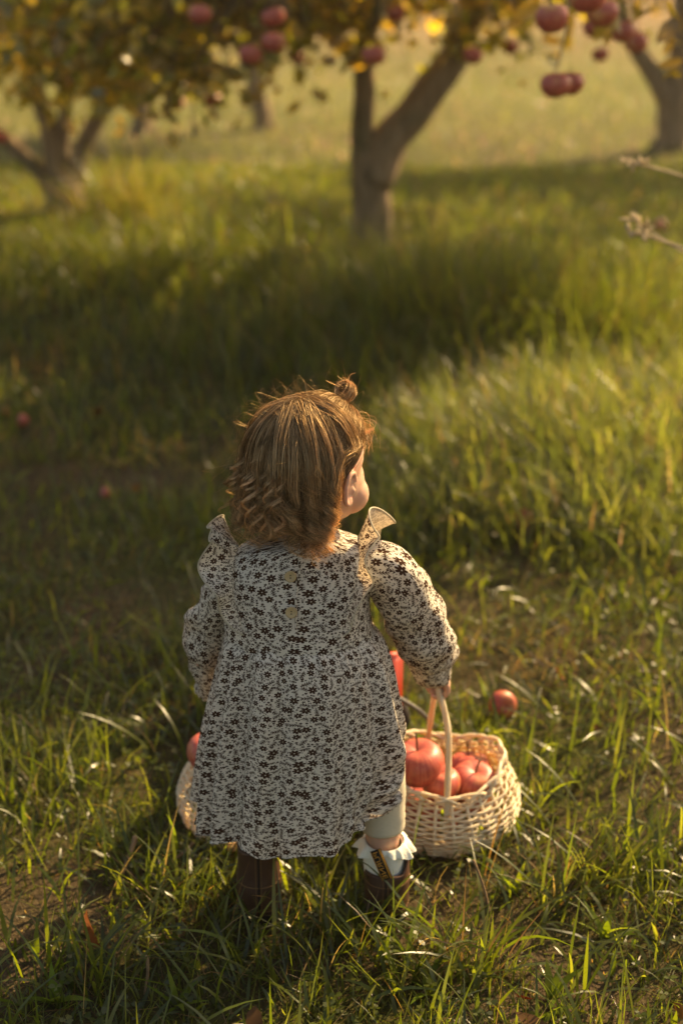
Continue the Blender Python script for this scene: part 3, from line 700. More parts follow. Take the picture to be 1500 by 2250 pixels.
# ================================================================== BASKETS
BH, NST = 0.105, 26
def brad(z):                         # outer radius of the basket wall
    t = np.clip(np.asarray(z, float) / BH, 0, 1)
    return 0.095 + 0.029 * np.sin(np.clip(t * 1.05 + 0.12, 0, 1) * math.pi) ** 0.8 + 0.003 * t
def rim_lift(th): return 0.012 * np.cos(2 * th) + 0.004 * np.sin(3 * th + 1)
def basket(loc, rotz, top, label):
    root = empty('wicker_basket', loc); tag(root, label, 'basket', 'wicker apple baskets'); root.rotation_euler = (0, 0, rotz)
    def part(mb, name, par=None):
        o = link(name, mb.mesh(name), M['wicker']); o.parent = par or root; return o
    # upright stakes (shared mesh, turned round the centre)
    mb = MB(); z = np.linspace(0.004, BH + 0.004, 9)
    tube(mb, np.stack([brad(z) + 0.0006, 0 * z, z], 1), 0.0030, 6, True, None, 0.75); sme = mb.mesh('stake'); sme.materials.append(M['wicker'])
    for k in range(NST):
        o = bpy.data.objects.new('stake', sme); COL.objects.link(o); o.parent = root; o.rotation_euler = (0, 0, 2 * math.pi * k / NST)
        o.scale = (1, 1, 1 + float(rim_lift(2 * math.pi * k / NST)) / BH)
    th = np.linspace(0, 2 * math.pi, NST * 6 + 1)
    rows = 22
    for k in range(rows):
        z0 = 0.012 + (BH - 0.018) * k / (rows - 1); f = z0 / BH
        R = brad(z0) + 0.0027 * np.cos(NST / 2 * th + (k % 2) * math.pi) * 1.15
        P = np.stack([R * np.cos(th), R * np.sin(th), z0 + rim_lift(th) * f + 0.0007 * np.sin(5 * th + k * 1.7)], 1)
        mb = MB(); tube(mb, P, 0.0020 + 0.0004 * math.sin(k * 2.1), 5, False); part(mb, 'weaver')
    # scalloped border of bent over stake ends
    for k in range(NST):
        t0 = 2 * math.pi * k / NST; t = np.linspace(0, 1, 9); a = t0 + t * 2 * math.pi / NST * 2.3
        zz = BH - 0.002 + rim_lift(a) + 0.0085 * np.sin(t * math.pi) ** 0.8 + random.uniform(-.001, .0015)
        R = brad(BH) + 0.0035 * np.cos(t * math.pi) * (1 if k % 2 else -1) + 0.001
        mb = MB(); tube(mb, np.stack([R * np.cos(a), R * np.sin(a), zz], 1), np.linspace(.0032, .0027, 9), 6); part(mb, 'rim_loop')
    # rope foot
    for s in (0, 1):
        R = 0.099 + 0.004 * np.cos(20 * th + s * math.pi); mb = MB()
        tube(mb, np.stack([R * np.cos(th), R * np.sin(th), 0.006 + 0.004 * np.sin(20 * th + s * math.pi)], 1), 0.0042, 6, False); part(mb, 'foot_strand')
    mb = MB(); t = np.linspace(0, 2 * math.pi, 40, endpoint=False)
    mb.add(np.vstack([[0, 0, .008], np.stack([.097 * np.cos(t), .097 * np.sin(t), 0 * t + .008], 1)]), None, [(0, i + 1, (i + 1) % 40 + 1) for i in range(40)]); part(mb, 'base')
    # twisted handle, from front rim over the top to the back rim (top given in basket space)
    r0 = float(brad(BH)); zf = BH + float(rim_lift(-math.pi / 2))
    core = spline([(0.006, -r0, zf - .05), (0.005, -r0 + .002, zf), (top[0] * .75 + .012, top[1] - .045, zf + (top[2] - zf) * .62), (top[0], top[1] - .012, top[2] - .003), (top[0], top[1] + .012, top[2] - .002),
                   (top[0] * .8 - .004, top[1] + .05, zf + (top[2] - zf) * .66), (-.012, r0 - .002, zf), (-.013, r0, zf - .05)], 60)
    T, N, B = frames(core); h = None
    for s in range(4):
        a = np.linspace(0, 16, 60) + s * math.pi / 2; mb = MB()
        tube(mb, core + 0.0026 * (np.cos(a)[:, None] * N + np.sin(a)[:, None] * B), 0.0026, 6)
        o = part(mb, 'handle' if h is None else 'handle_strand', None if h is None else h); h = h or o
    return root
BL = A(0.155, 1.945, 0.0)
HAND_R = at(962, 1503, 1.925); TOP_R = HAND_R - BL
basket(BL, 0.0, TOP_R, 'pale wicker basket of red apples whose twisted handle the child holds')
BL2 = A(-0.134, 1.955, 0.0); TOP_L = A(-.165, 1.90, .245) - BL2
basket(BL2, 0.0, TOP_L, 'pale wicker basket mostly hidden behind the patterned dress')
for px, py, Yb, s, lab in ((917, 1678, 1.905, .083, 'largest red apple with a yellow flush in the held basket'), (968, 1722, 1.895, .062, 'small round red apple beside the foot of the basket handle'),
                           (1040, 1718, 1.915, .072, 'glossy red apple at the sunny wall of the held basket'), (1030, 1690, 1.985, .070, 'dark red apple at the back of the held basket'),
                           ):
    apple(at(px, py, Yb), s, rr(), lab, 'apples in the held basket')
for dx, dy, s in ((-.045, -.02, .07), (.0, .045, .07), (.045, .0, .07), (-.0, -.045, .068), (-.05, .045, .07)):
    apple(BL + A(dx, dy, .042), s, rr(), 'red apple low in the held basket under the top layer', 'apples low in the held basket')
apple(at(463, 1655, 1.925), .075, rr(), 'red apple showing over the rim of the half hidden basket', 'apples in the half hidden basket')
for dx, dy, dz in ((-.04, .03, .05), (.03, -.035, .05), (.035, .04, .05), (-.02, -.04, .045)):
    apple(BL2 + A(dx, dy, dz), .072, rr(), 'red apple down inside the basket behind the dress', 'apples in the half hidden basket')

# ================================================================== RED TOY CART (behind the child)
cx, cy = 0.088, 2.15
CPIV = A(0.081, 2.119, 0); root = empty('toy_cart', CPIV); root.rotation_euler = (0, 0, .24); tag(root, 'red toy cart standing in the grass behind the child and the baskets', 'cart')
def rbox(x0, x1, y0, y1, z0, z1, bev=0.008):
    bm = bmesh.new(); bmesh.ops.create_cube(bm, size=1.0)
    for v in bm.verts: v.co = Vector(((x0 + x1) / 2 + v.co.x * (x1 - x0), (y0 + y1) / 2 + v.co.y * (y1 - y0), (z0 + z1) / 2 + v.co.z * (z1 - z0)))
    bmesh.ops.bevel(bm, geom=bm.edges[:], offset=bev, segments=3, affect='EDGES')
    me = bpy.data.meshes.new('box'); bm.to_mesh(me); bm.free()
    for p in me.polygons: p.use_smooth = True
    return me
x0, x1, y0, y1 = -0.15, 0.093, 2.115, 2.40
for a in ((x0, x1, y0, y0 + .016), (x0, x1, y1 - .016, y1)): link('end_panel', rbox(*a, .055, .15, .005), M['red_paint'], root)
for a in ((x0, x0 + .016), (x1 - .016, x1)): link('side_panel', rbox(*a, y0 + .017, y1 - .017, .055, .15, .005), M['red_paint'], root)
link('floor_panel', rbox(x0 + .018, x1 - .018, y0 + .018, y1 - .018, .058, .07, .003), M['red_paint'], root)
for xx, yy in ((x1 - .012, y0 + .004), (x0 + .012, y0 + .004), (x1 - .012, y1 - .004), (x0 + .012, y1 - .004)):
    link('corner_post', rbox(xx - .021, xx + .021, yy - .013, yy + .013, .03, .207, .008), M['red_paint'], root)
for xx in (x0 - .022, x1 + .024):
    for yy in (y0 + .06, y1 - .06):
        mb = MB(); a = np.linspace(0, 6.2832, 25); R = .034
        tube(mb, np.stack([0 * a + xx, yy + R * np.cos(a), .045 + R * np.sin(a)], 1), .010, 8, False); w = mb.build('wheel', M['rubber'], root)
        mb = MB(); ellipsoid(mb, (xx, yy, .045), (.008, .027, .027), 18, 8); mb.build('rim', M['red_paint'], w)
mb = MB(); tube(mb, spline([at(820, 1500, 2.07), at(868, 1530, 2.075), at(922, 1563, 2.08), at(955, 1600, 2.085)], 10), .0042, 7)
mb.V[0] = (mb.V[0] - CPIV) @ np.array(Matrix.Rotation(-.24, 3, 'Z')).T + CPIV; mb.build('pull_rod', M['dark_metal'], root)

# ================================================================== SMALL THINGS ON THE GROUND
def stick(pts, r, label, name='stick', mat='dry_stick', cat='stick'):
    mb = MB(); P = spline(pts, 12); wob_tube(mb, pts, r, r * .6, 12, 6, .15); o = mb.build(name, M[mat]); tag(o, label, cat); return o
def gp(px, py, h): 
    p = on_ground(px, py, h); return A(p[0], p[1], h)
stick([gp(298, 1838, .045), gp(285, 1880, .03), gp(262, 1935, .012)], .0042, 'pale broken stick leaning in the sunlit grass left of the dress')
stick([gp(425, 1852, .03), gp(395, 1880, .022), gp(350, 1905, .012)], .0028, 'thin dark twig lying by the hem of the dress')
stick([gp(323, 2100, .06), gp(325, 2135, .035), gp(318, 2185, .004)], .0024, 'short upright dry stalk in the shadow of the child')
stick([gp(1040, 1890, .10), gp(1065, 1960, .055), gp(1085, 2050, .004)], .0019, 'leaning dry grass stalk in front of the basket')
def seed_stem(pts, label):
    root = empty('seed_stem', pts[0]); tag(root, label, 'dry grass', 'dry seed stems at the edge')
    mb = MB(); P = spline(pts, 16); tube(mb, P, np.linspace(.0042, .0026, 16), 6); mb.build('stalk', M['straw'], root)
    mb = MB()
    for k in range(16):
        q = P[-1] * (1 - k / 34) + P[-4] * (k / 34); e = q + rng.normal(0, .012, 3)
        tube(mb, spline([q, (q + e) / 2, e], 3), np.array([.001, .0036, .001]), 4)
    mb.build('seed_head', M['straw'], root)
b1 = A(1.02, 3.0, 0)
seed_stem([A(1.25, 3.1, 0), A(1.12, 3.1, .34), at(1570, 425, 3.1), at(1500, 388, 3.1), at(1372, 352, 3.1)], 'dry seed stem arching furthest up over the sunlit grass')
b2 = A(0.98, 2.75, 0)
seed_stem([A(1.15, 2.9, 0), A(1.02, 2.9, .22), at(1570, 585, 2.9), at(1500, 545, 2.9), at(1375, 507, 2.9)], 'dry seed stem lowest of the three, bending over the sunlit grass')
seed_stem([A(1.15, 3.0, 0), A(1.02, 3.0, .20), at(1560, 600, 3.0), at(1490, 550, 3.0), at(1388, 480, 3.0)], 'dry seed stem rising between the two others')
# fallen leaves
FL = np.array([(0.09, 0.02, 0.010), (0.22, 0.07, 0.02), (0.30, 0.13, 0.03), (0.20, 0.10, 0.04), (0.13, 0.05, 0.02)])
for i, (px, py, s, lab) in enumerate(((1150, 2190, .022, 'dark red fallen leaf among blades at the lower edge of the turf'), (205, 2050, .04, 'brown red fallen leaf in the shadow left of the boots'), (1490, 2220, .024, 'rusty fallen leaf in the corner turf'),
                       (1170, 2245, .03, 'small red fallen leaf under the grass blades'), (1255, 1095, .05, 'orange fallen leaf on the sunlit tufts'), (1180, 1150, .045, 'tan fallen leaf caught beside the buried apple'),
                       (975, 1240, .04, 'brown fallen leaf behind the child\'s sleeve'), (300, 1072, .05, 'pale fallen leaf on the shaded worn path'), (130, 940, .05, 'orange fallen leaf on the shaded path by the yellowish apple'),
                       (215, 905, .045, 'ochre fallen leaf further up the shaded path'), (80, 822, .07, 'pale dry leaf patch by the rank grass'), (1230, 1480, .04, 'brown fallen leaf in the dry litter behind the basket'), (1310, 1600, .024, 'tan fallen leaf in dry litter beside the basket'),
                       (560, 2240, .03, 'small ochre leaf under the near blades'))):
    c0 = on_ground(px, py); z = float(gz(c0[0], c0[1])) + .028; p = on_ground(px, py, z)
    V, Q, T, C = leaf_set(np.array([[0., 0, 0]]), s * 1.6, droop=0, palette=FL[[i % 5]])
    mb = MB(); V = (V - V.mean(0)); V[:, 2] *= .5
    mb.add(V, Q, T, C * .6); me = mb.mesh('fallen_leaf'); o = link('fallen_leaf', me, M['dry_leaf']); o.location = p
    tag(o, lab, 'leaf', 'fallen leaves')
# broad leaved weeds between the blades
WG = np.array([(0.075, 0.11, 0.014), (0.10, 0.13, 0.018), (0.06, 0.09, 0.012)])
for i, (px, py, n, L, lab) in enumerate(((790, 2035, 7, .085, 'broad leaved weed with pointed leaves between the two boots'), (1210, 2195, 6, .065, 'broad leaved weed with upright leaves at the lower right'),
                                         (1330, 2060, 6, .06, 'broad leaved weed beside the dry litter'), (390, 2210, 6, .055, 'low broad leaved weed in the child\'s shadow'), (700, 1990, 5, .06, 'small broad leaved weed catching sun beside the dark boot'),
                                         (1130, 1960, 6, .06, 'broad leaved weed in front of the basket'), (120, 2200, 6, .06, 'low broad leaved weed at the lower left corner'), (940, 2180, 6, .055, 'small broad leaved weed below the right boot'))):
    c0 = on_ground(px, py); root = empty('broadleaf_weed', c0); tag(root, lab, 'weed', 'broad leaved weeds in the turf')
    for k in range(n):
        az = 6.283 * k / n + rng.uniform(-.4, .4); mb = MB()
        V, Q, T, C = blades(c0[None], np.array([L * rng.uniform(.7, 1.2)]), np.array([L * rng.uniform(.16, .24)]), np.array([az]), np.array([rng.uniform(.25, .8)]), np.array([rng.uniform(.3, 1.0)]), 6,
                            WG[rng.integers(0, 3, 1)] * rng.uniform(.8, 1.25), np.array([0.1]))
        mb.add(V, Q, T, C * 1.3); mb.build('leaf', M['weed'], root)

# ================================================================== THE CHILD
child = empty('person', (-0.03, 1.72, 0))
tag(child, 'toddler in a flower print ruffled dress and brown boots, seen from behind holding a basket', 'person')
YT = 1.72
HC = at(689, 1006, 1.745)                                   # head centre
yaw, tilt = math.radians(42), math.radians(12)
Rz = Matrix.Rotation(-yaw, 3, 'Z'); Rx = Matrix.Rotation(-tilt, 3, 'X')
HR = np.array(Rz @ Rx) * 0.935                                      # head local (x right ear, y face, z up) -> world
def hd(p): return HC + np.asarray(p, float) @ HR.T
SH_R, EL_R, WR_R = at(832, 1240, 1.715), at(945, 1410, 1.79), at(955, 1482, 1.885)
SH_L, EL_L, WR_L = at(528, 1250, 1.715), at(452, 1405, 1.78), at(463, 1515, 1.865)
HD_R = HAND_R + A(.004, -.004, .008); HD_L = TOP_L + BL2 + A(-.004, -.006, .008)

# ---- body: one continuous skin, grown from overlapping forms and fused
body = MB()
E = lambda c, r, rot=None: ellipsoid(body, c, r, 24, 16, rot)
def limb(pts, rad, seg=14):
    P = spline(np.c_[np.asarray(pts), np.asarray(rad)], 5 * len(pts)); tube(body, P[:, :3], P[:, 3], seg)
    for q in (0, -1): E(P[q, :3], (P[q, 3],) * 3)
E(hd((0, -.012, .006)), (.071, .084, .080), HR)              # cranium
E(hd((0, .028, -.034)), (.060, .055, .058), HR)              # face
for s in (-1, 1):
    E(hd((s * .032, .048, -.046)), (.030, .027, .029), HR)   # cheeks
E(hd((0, .064, -.078)), (.019, .017, .015), HR)              # chin
E(hd((0, .050, -.060)), (.040, .032, .032), HR)              # mouth mound
E(hd((0, .083, -.030)), (.0075, .012, .011), HR)             # nose
E(hd((0, .079, -.017)), (.006, .010, .015), HR)
for s in (-1, 1): E(hd((s * .006, .082, -.034)), (.005, .006, .005), HR)
# ears
for s in (-1, 1):
    a = np.linspace(-2.2, 2.6, 22)
    ec = A(s * .068, -.004, -.026)
    P = np.stack([ec[0] + s * (.006 + .005 * np.cos(a - 2.6)), ec[1] - .016 * np.sin(a + 1.2) * 0.95 - .002, ec[2] + .026 * np.cos(a + 1.2 - 1.2 + .2)], 1)
    P = np.array([hd((ec[0] + s * (.008 + .004 * math.cos(t - math.pi)), ec[1] + .0135 * math.cos(t), ec[2] + .0225 * math.sin(t))) for t in np.linspace(0.35, 5.4, 24)])
    tube(body, P, .0038, 8)
    E(hd(ec + A(s * .003, -.001, 0)), (.0050, .0110, .019), HR)
    E(hd(ec + A(s * .0065, .003, -.019)), (.0045, .007, .009), HR)
    E(hd(ec + A(s * .006, .009, -.004)), (.004, .004, .007), HR)
NK = at(690, 1190, 1.725)
limb([hd((0, -.012, -.055)), (NK + hd((0, -.01, -.06))) / 2, NK + A(0, 0, -.02)], [.038, .034, .034])
ch = at(655, 1300, 1.725); be = at(655, 1500, 1.73); pe = at(655, 1640, 1.725)
E(ch, (.078, .055, .085)); E(be, (.080, .066, .085)); E(pe, (.078, .062, .06))
limb([SH_L + A(.01, 0, -.01), ch + A(0, 0, .04), SH_R + A(-.01, 0, -.01)], [.017, .032, .017])
for S_, E_, W_ in ((SH_R, EL_R, WR_R), (SH_L, EL_L, WR_L)): limb([S_, E_, W_], [.022, .020, .0155])
XR, XL = 0.058, -0.118
for xx, s in ((XR, 1), (XL, -1)):
    limb([pe + A(s * .04, 0, -.01), A(xx * .9, 1.725, .20), A(xx, 1.715, .15), A(xx, 1.71, .06)], [.044, .030, .0265, .020])
    E(A(xx, 1.745, .03), (.022, .06, .018))
def hand(wr, c, axis, side, s=1.0):
    """fist closed round a bar through c along axis; palm lies above/side, wrist wr"""
    axis = axis / np.linalg.norm(axis); upv = wr - c; upv -= axis * upv.dot(axis); upv /= np.linalg.norm(upv)
    out_ = np.cross(axis, upv) * side; rb = .0105 * s
    pc = c + upv * .017 * s + out_ * .006
    R = np.stack([axis, out_, upv], 1)
    E(pc, (.021 * s, .013 * s, .013 * s), R)
    limb([wr, (wr + pc) / 2 + out_ * .003, pc], [.0160, .0150, .0125])
    for k, off in enumerate((-.0165, -.0058, .0050, .0150)):
        ln = (0.92, 1.0, 0.96, 0.82)[k]; pts = []
        for t in np.linspace(0.35, 0.35 + 3.9 * ln, 7):
            pts.append(c + axis * off * s + (upv * math.cos(t) + out_ * math.sin(t)) * (rb + .0035))
        limb([pc + axis * off * s * .9] + pts, [.0062] + [.0058, .0056, .0054, .0052, .0049, .0046, .0042], 8)
    pts = [c + axis * (-.016) * s + (upv * math.cos(t) - out_ * math.sin(t)) * (rb + .004) + axis * .006 * t for t in (0.2, 0.8, 1.4, 2.0)]
    limb([pc - axis * .012 * s] + pts, [.0075, .0068, .0064, .0060, .0050], 8)
hand(WR_R, HD_R - A(.004, -.004, .008), A(.05, 1, .0), 1); hand(WR_L, TOP_L + BL2, A(-.05, 1, .0), -1)
ob = link('body', body.mesh('body_raw'), M['skin'])
md = ob.modifiers.new('r', 'REMESH'); md.mode = 'VOXEL'; md.voxel_size = 0.0026; md.use_smooth_shade = True
ms = ob.modifiers.new('s', 'SMOOTH'); ms.factor = 0.5; ms.iterations = 3
dg = bpy.context.evaluated_depsgraph_get(); me = bpy.data.meshes.new_from_object(ob.evaluated_get(dg))
me.name = 'body'; bpy.data.objects.remove(ob)
me.materials.clear(); bodyo = link('body', me, M['skin'], child)
for p in me.polygons: p.use_smooth = True
for s in (-1, 1):
    mb = MB(); ellipsoid(mb, hd((s * .026, .0600, -.012)), (.0105, .0105, .0095), 16, 10, HR); e = mb.build('eye', M['eye_white'], bodyo)
    mb = MB(); ellipsoid(mb, hd((s * .027, .0685, -.0125)), (.0052, .0035, .0052), 14, 8, HR); mb.build('iris', M['iris'], e) if False else mb.build('iris', M['iris'], bodyo)
mb = MB(); tube(mb, np.array([hd((x, .0815 - 9 * x * x, -.0585 - 3 * x * x * 0.5)) for x in np.linspace(-.014, .014, 9)]), np.array([.001, .0025, .0033, .0036, .0033, .0036, .0033, .0025, .001]), 8, True, None, .8)
mb.build('lips', M['lip'], bodyo)

# ---- dress: lofted cloth rings; outline rows (photo y, left x, right x, half depth)
rows = [(1172, 655, 735, .038), (1182, 610, 760, .044), (1194, 550, 800, .046), (1215, 512, 822, .050), (1250, 494, 826, .056), (1300, 490, 815, .062), (1350, 494, 815, .066),
        (1378, 495, 817, .068), (1394, 496, 818, .0685)]
srows = [(1376, 502, 812, .063), (1392, 497, 818, .0685), (1410, 490, 832, .076), (1450, 486, 846, .082), (1500, 479, 855, .087), (1560, 472, 862, .089), (1620, 464, 867, .090), (1680, 457, 874, .091), (1740, 452, 877, .092),
         (1800, 449, 876, .093), (1850, 447, 875, .094), (1893, 446, 875, .096)]
NT = 240
TH = np.linspace(0, 2 * np.pi, NT, endpoint=False)
def superell(t, e=2.3):
    c, s = np.cos(t), np.sin(t); return np.sign(c) * np.abs(c) ** (2 / e), np.sign(s) * np.abs(s) ** (2 / e)
CX, SX = superell(TH)
# irregular pleat profile
ph = np.zeros(NT)
for f, a_, p_ in ((9, .75, .6), (13, .7, 2.2), (17, .5, 4.1), (23, .35, 1.0), (31, .22, 2.9), (6, .4, 5.0)): ph += a_ * np.sin(f * TH + p_)
ph2 = np.zeros(NT)
for f, a_, p_ in ((37, .6, .3), (43, .6, 1.9), (53, .5, 4.6), (29, .4, 3.3)): ph2 += a_ * np.sin(f * TH + p_)
def loft(rws, n, pleat, hem=None, name='', extra=None):
    r = np.array(rws, float); ctr = []
    for y, xl, xr, d in rws:
        pl, pr = at(xl, y, YT), at(xr, y, YT); ctr.append(((pl[0] + pr[0]) / 2, (pr[0] - pl[0]) / 2, pl[2], d))
    cs = spline(np.array(ctr), n); V = []; U = []
    circ = 2 * np.pi * (cs[:, 1].mean() + cs[:, 3].mean()) / 2 * (1.25 if pleat else 1.05)
    vlen = 0
    for i, (cx, hw, z, d) in enumerate(cs):
        f = i / (n - 1)
        rad = 1.0
        if pleat:
            A1 = 0.026 + 0.078 * f; gath = 0.024 * math.exp(-f * 4)
            rad = 1 + A1 * ph * (0.75 + 0.25 * np.sin(TH * 2 + f * 2)) + gath * ph2
        else:
            rad = 1 + 0.010 * np.array([nz((c * 3, s * 3, f * 5)) for c, s in zip(CX, SX)]) * 2
        x = cx + hw * CX * rad; y = YT + d * SX * rad
        zz = np.full(NT, z)
        if hem is not None:
            # every meridian runs from the waist to its own hem height
            z0 = cs[0, 2]; z1 = hem(TH); zz = z0 + (z1 - z0) * (z - z0) / (cs[-1, 2] - z0)
        if extra is not None: x, y, zz = extra(f, x, y, zz)
        if i: vlen += abs(cs[i, 2] - cs[i - 1, 2]) * 1.05
        V.append(np.stack([x, y, zz], 1)); U.append(np.stack([TH / (2 * np.pi) * circ, np.full(NT, vlen)], 1))
    V = np.array(V); U = np.array(U)
    # close the seam for uv by duplicating the first column (put it at the front)
    V = np.concatenate([V, V[:, :1]], 1); u2 = U[:, :1].copy(); u2[..., 0] = circ; U = np.concatenate([U, u2], 1)
    sh = int(NT * 0.25); V = np.concatenate([V[:, sh:], V[:, 1:sh + 1]], 1); us = U[:, sh:].copy(); ue = U[:, 1:sh + 1].copy(); ue[..., 0] += circ; U = np.concatenate([us, ue], 1)
    return V, U
def cloth(V, U, name, parent, mat='cotton_print', thick=True):
    n0, n1 = V.shape[:2]
    mb = MB(); mb.add(V.reshape(-1, 3), grid_faces(n0, n1, False)[:, ::-1], None, None, U.reshape(-1, 2))
    return mb.build(name, M[mat], parent)
def hem(t):
    a = (np.degrees(t) + 180) % 360 - 180                    # -90 = back, 0 = right side
    z = at(600, 1886, YT - .10)[2] + 0.006 * np.sin(5 * t + 1) + 0.004 * np.sin(11 * t)
    lift = smooth(-74, -12, a) * (1 - smooth(70, 150, a))
    z = z + 0.075 * lift + 0.02 * smooth(20, 60, a) * (1 - smooth(120, 160, a))
    z = z + 0.009 * np.exp(-((a + 113) / 7) ** 2)            # the hem rides up over the left boot
    return z
def bunch(f, x, y, z):
    a = (np.degrees(TH) + 180) % 360 - 180
    k = np.exp(-((a + 28) / 26) ** 2) * smooth(0.55, 1.0, f)
    w = np.sin(f * 46 + a * 0.16) * 0.004 + np.sin(f * 29 - a * 0.21) * 0.004
    return x - 0.020 * k * smooth(.7, 1, f) + w * k, y - w * k, z + w * k * .6
Vs, Us = loft(srows, 90, True, hem, extra=bunch)
skirt_V = Vs
Vb_, Ub_ = loft(rows, 40, False)
dress = cloth(Vb_, Ub_, 'dress', child)
cloth(Vs, Us * A(.93, .86) + A(0.05, .3), 'skirt', dress)
def back_pt(px, py, lift=0.0):
    """point on the back surface of the bodice seen at this photo pixel"""
    y, xl, xr, d = np.array([r_[0] for r_ in rows]), np.array([r_[1] for r_ in rows]), np.array([r_[2] for r_ in rows]), np.array([r_[3] for r_ in rows])
    dd, a_, b_ = np.interp(py, y, d), np.interp(py, y, xl), np.interp(py, y, xr)
    u = np.clip((px - (a_ + b_) / 2) / ((b_ - a_) / 2), -1, 1); s = (1 - abs(u) ** 2.3) ** (1 / 2.3)
    return at(px, py, YT - dd * s - lift)
# hem roll
P = np.vstack([Vs[-1]]); mb = MB(); tube(mb, P + A(0, 0, .0008), .0011, 5, False); 
o = mb.build('hem', M['cotton_print'], dress)
# sleeves
def sleeve(pts, rad, name, seed):
    P = spline(np.c_[np.asarray(pts), np.asarray(rad)], 46); C, R = P[:, :3], P[:, 3]; T, N, B = frames(C)
    seg = 60; a = np.linspace(0, 2 * np.pi, seg + 1); L = np.cumsum(np.r_[0, np.linalg.norm(np.diff(C, axis=0), axis=1)])
    V = np.zeros((46, seg + 1, 3)); U = np.zeros((46, seg + 1, 2))
    for i in range(46):
        f = i / 45; ca, sa = np.cos(a), np.sin(a)
        wr = np.array([nz((c * 1.6 + seed, s * 1.6, L[i] * 26)) for c, s in zip(ca, sa)]) * 0.20 + 0.07 * np.sin(L[i] * 95 + 2.2 * np.sin(a + seed) + 1.1 * np.sin(2 * a)) * smooth(.1, .4, f)
        ga = (0.10 * smooth(.80, 1.0, f) + 0.05 * (1 - smooth(0, .15, f))) * np.sin(19 * a + seed)
        rr_ = R[i] * (1 + wr + ga)
        V[i] = C[i] + rr_[:, None] * (ca[:, None] * N[i] + sa[:, None] * B[i]); U[i] = np.stack([a * 0.036 + seed, np.full(seg + 1, L[i])], 1)
    return cloth(V, U, name, dress)
sleeve([SH_R + A(-.034, 0, .002), SH_R + A(.010, .004, -.012), (SH_R + EL_R) / 2 + A(.004, -.004, .0), EL_R + A(-.008, -.002, .004), EL_R + A(.000, .040, -.026), WR_R + A(-.006, -.022, .020), WR_R + A(-.002, -.004, .006)],
       [.028, .037, .040, .041, .039, .029, .0185], 'sleeve', 1.3)
sleeve([SH_L + A(.018, 0, .006), SH_L + A(-.008, .004, -.014), (SH_L + EL_L) / 2 + A(-.003, 0, 0), EL_L + A(.006, .004, .008), EL_L + A(.004, .030, -.030), WR_L + A(.004, -.018, .022), WR_L + A(.0, -.003, .006)],
       [.026, .027, .031, .037, .036, .027, .0185], 'sleeve', 4.7)
# shoulder ruffles: a frill along a seam over the shoulder, widest on top
def ruffle(seam, outs, width, waves, amp, seed, name='ruffle', flip=False):
    n, k = 110, 14
    S = spline(seam, n); O = spline(outs, n); O /= np.linalg.norm(O, axis=1, keepdims=True); W = spline(np.array(width)[:, None], n)[:, 0]
    T = np.gradient(S, axis=0); T /= np.linalg.norm(T, axis=1, keepdims=True); NN = np.cross(T, O); NN /= np.linalg.norm(NN, axis=1, keepdims=True)
    t = np.linspace(0, 1, n); wave = np.sin(t * waves * 2 * np.pi + seed) + 0.25 * np.sin(t * waves * 3.1 * np.pi + seed * 2)
    V = np.zeros((n, k, 3)); U = np.zeros((n, k, 2)); arc = np.cumsum(np.r_[0, np.linalg.norm(np.diff(S, axis=0), axis=1)]) * 1.9
    for j in range(k):
        s = j / (k - 1)
        V[:, j] = S + O * (W * s)[:, None] + NN * (amp * W * wave * s ** 1.1)[:, None] + T * (0.35 * amp * W * np.cos(t * waves * 2 * np.pi + seed) * s)[:, None]
        U[:, j] = np.stack([arc, 0.5 + W * s + seed], 1)
    edge = V[:, -1].copy()
    if flip: V, U = V[:, ::-1], U[:, ::-1]
    o = cloth(V, U, name, dress, 'cotton_print_ruffle')
    mb = MB(); tube(mb, edge, .0013, 5); mb.build('frill_edge', M['lace'], dress)
    return o
f_ = lambda px, py, Y_: at(px, py, Y_)
ruffle([back_pt(750, 1392, .003), back_pt(766, 1350, .005), back_pt(780, 1290, .007), back_pt(788, 1240, .009), back_pt(788, 1205, .010), at(785, 1180, 1.695) , at(800, 1180, 1.735), at(795, 1230, 1.775), at(780, 1330, 1.79)],
       [(.3, -.9, .0), (.5, -.85, .05), (.55, -.8, .15), (.55, -.7, .4), (.5, -.45, .75), (.55, -.1, .8), (.75, .2, .6), (.8, .5, .2), (.5, .9, 0)],
       [.007, .017, .024, .029, .034, .042, .042, .030, .008], 4.4, .30, 0.4, flip=True)
ruffle([back_pt(536, 1390, .002), back_pt(524, 1355, .004), back_pt(514, 1300, .005), back_pt(512, 1250, .006), back_pt(518, 1218, .006), at(525, 1200, 1.695), at(520, 1195, 1.735), at(520, 1240, 1.775), at(530, 1330, 1.79)],
       [(-.4, -.9, 0), (-.7, -.7, .1), (-.8, -.6, .15), (-.85, -.5, .3), (-.75, -.3, .6), (-.65, -.1, .8), (-.7, .2, .7), (-.8, .5, .2), (-.5, .9, 0)],
       [.007, .020, .034, .042, .045, .046, .040, .028, .008], 3.8, .34, 2.1)
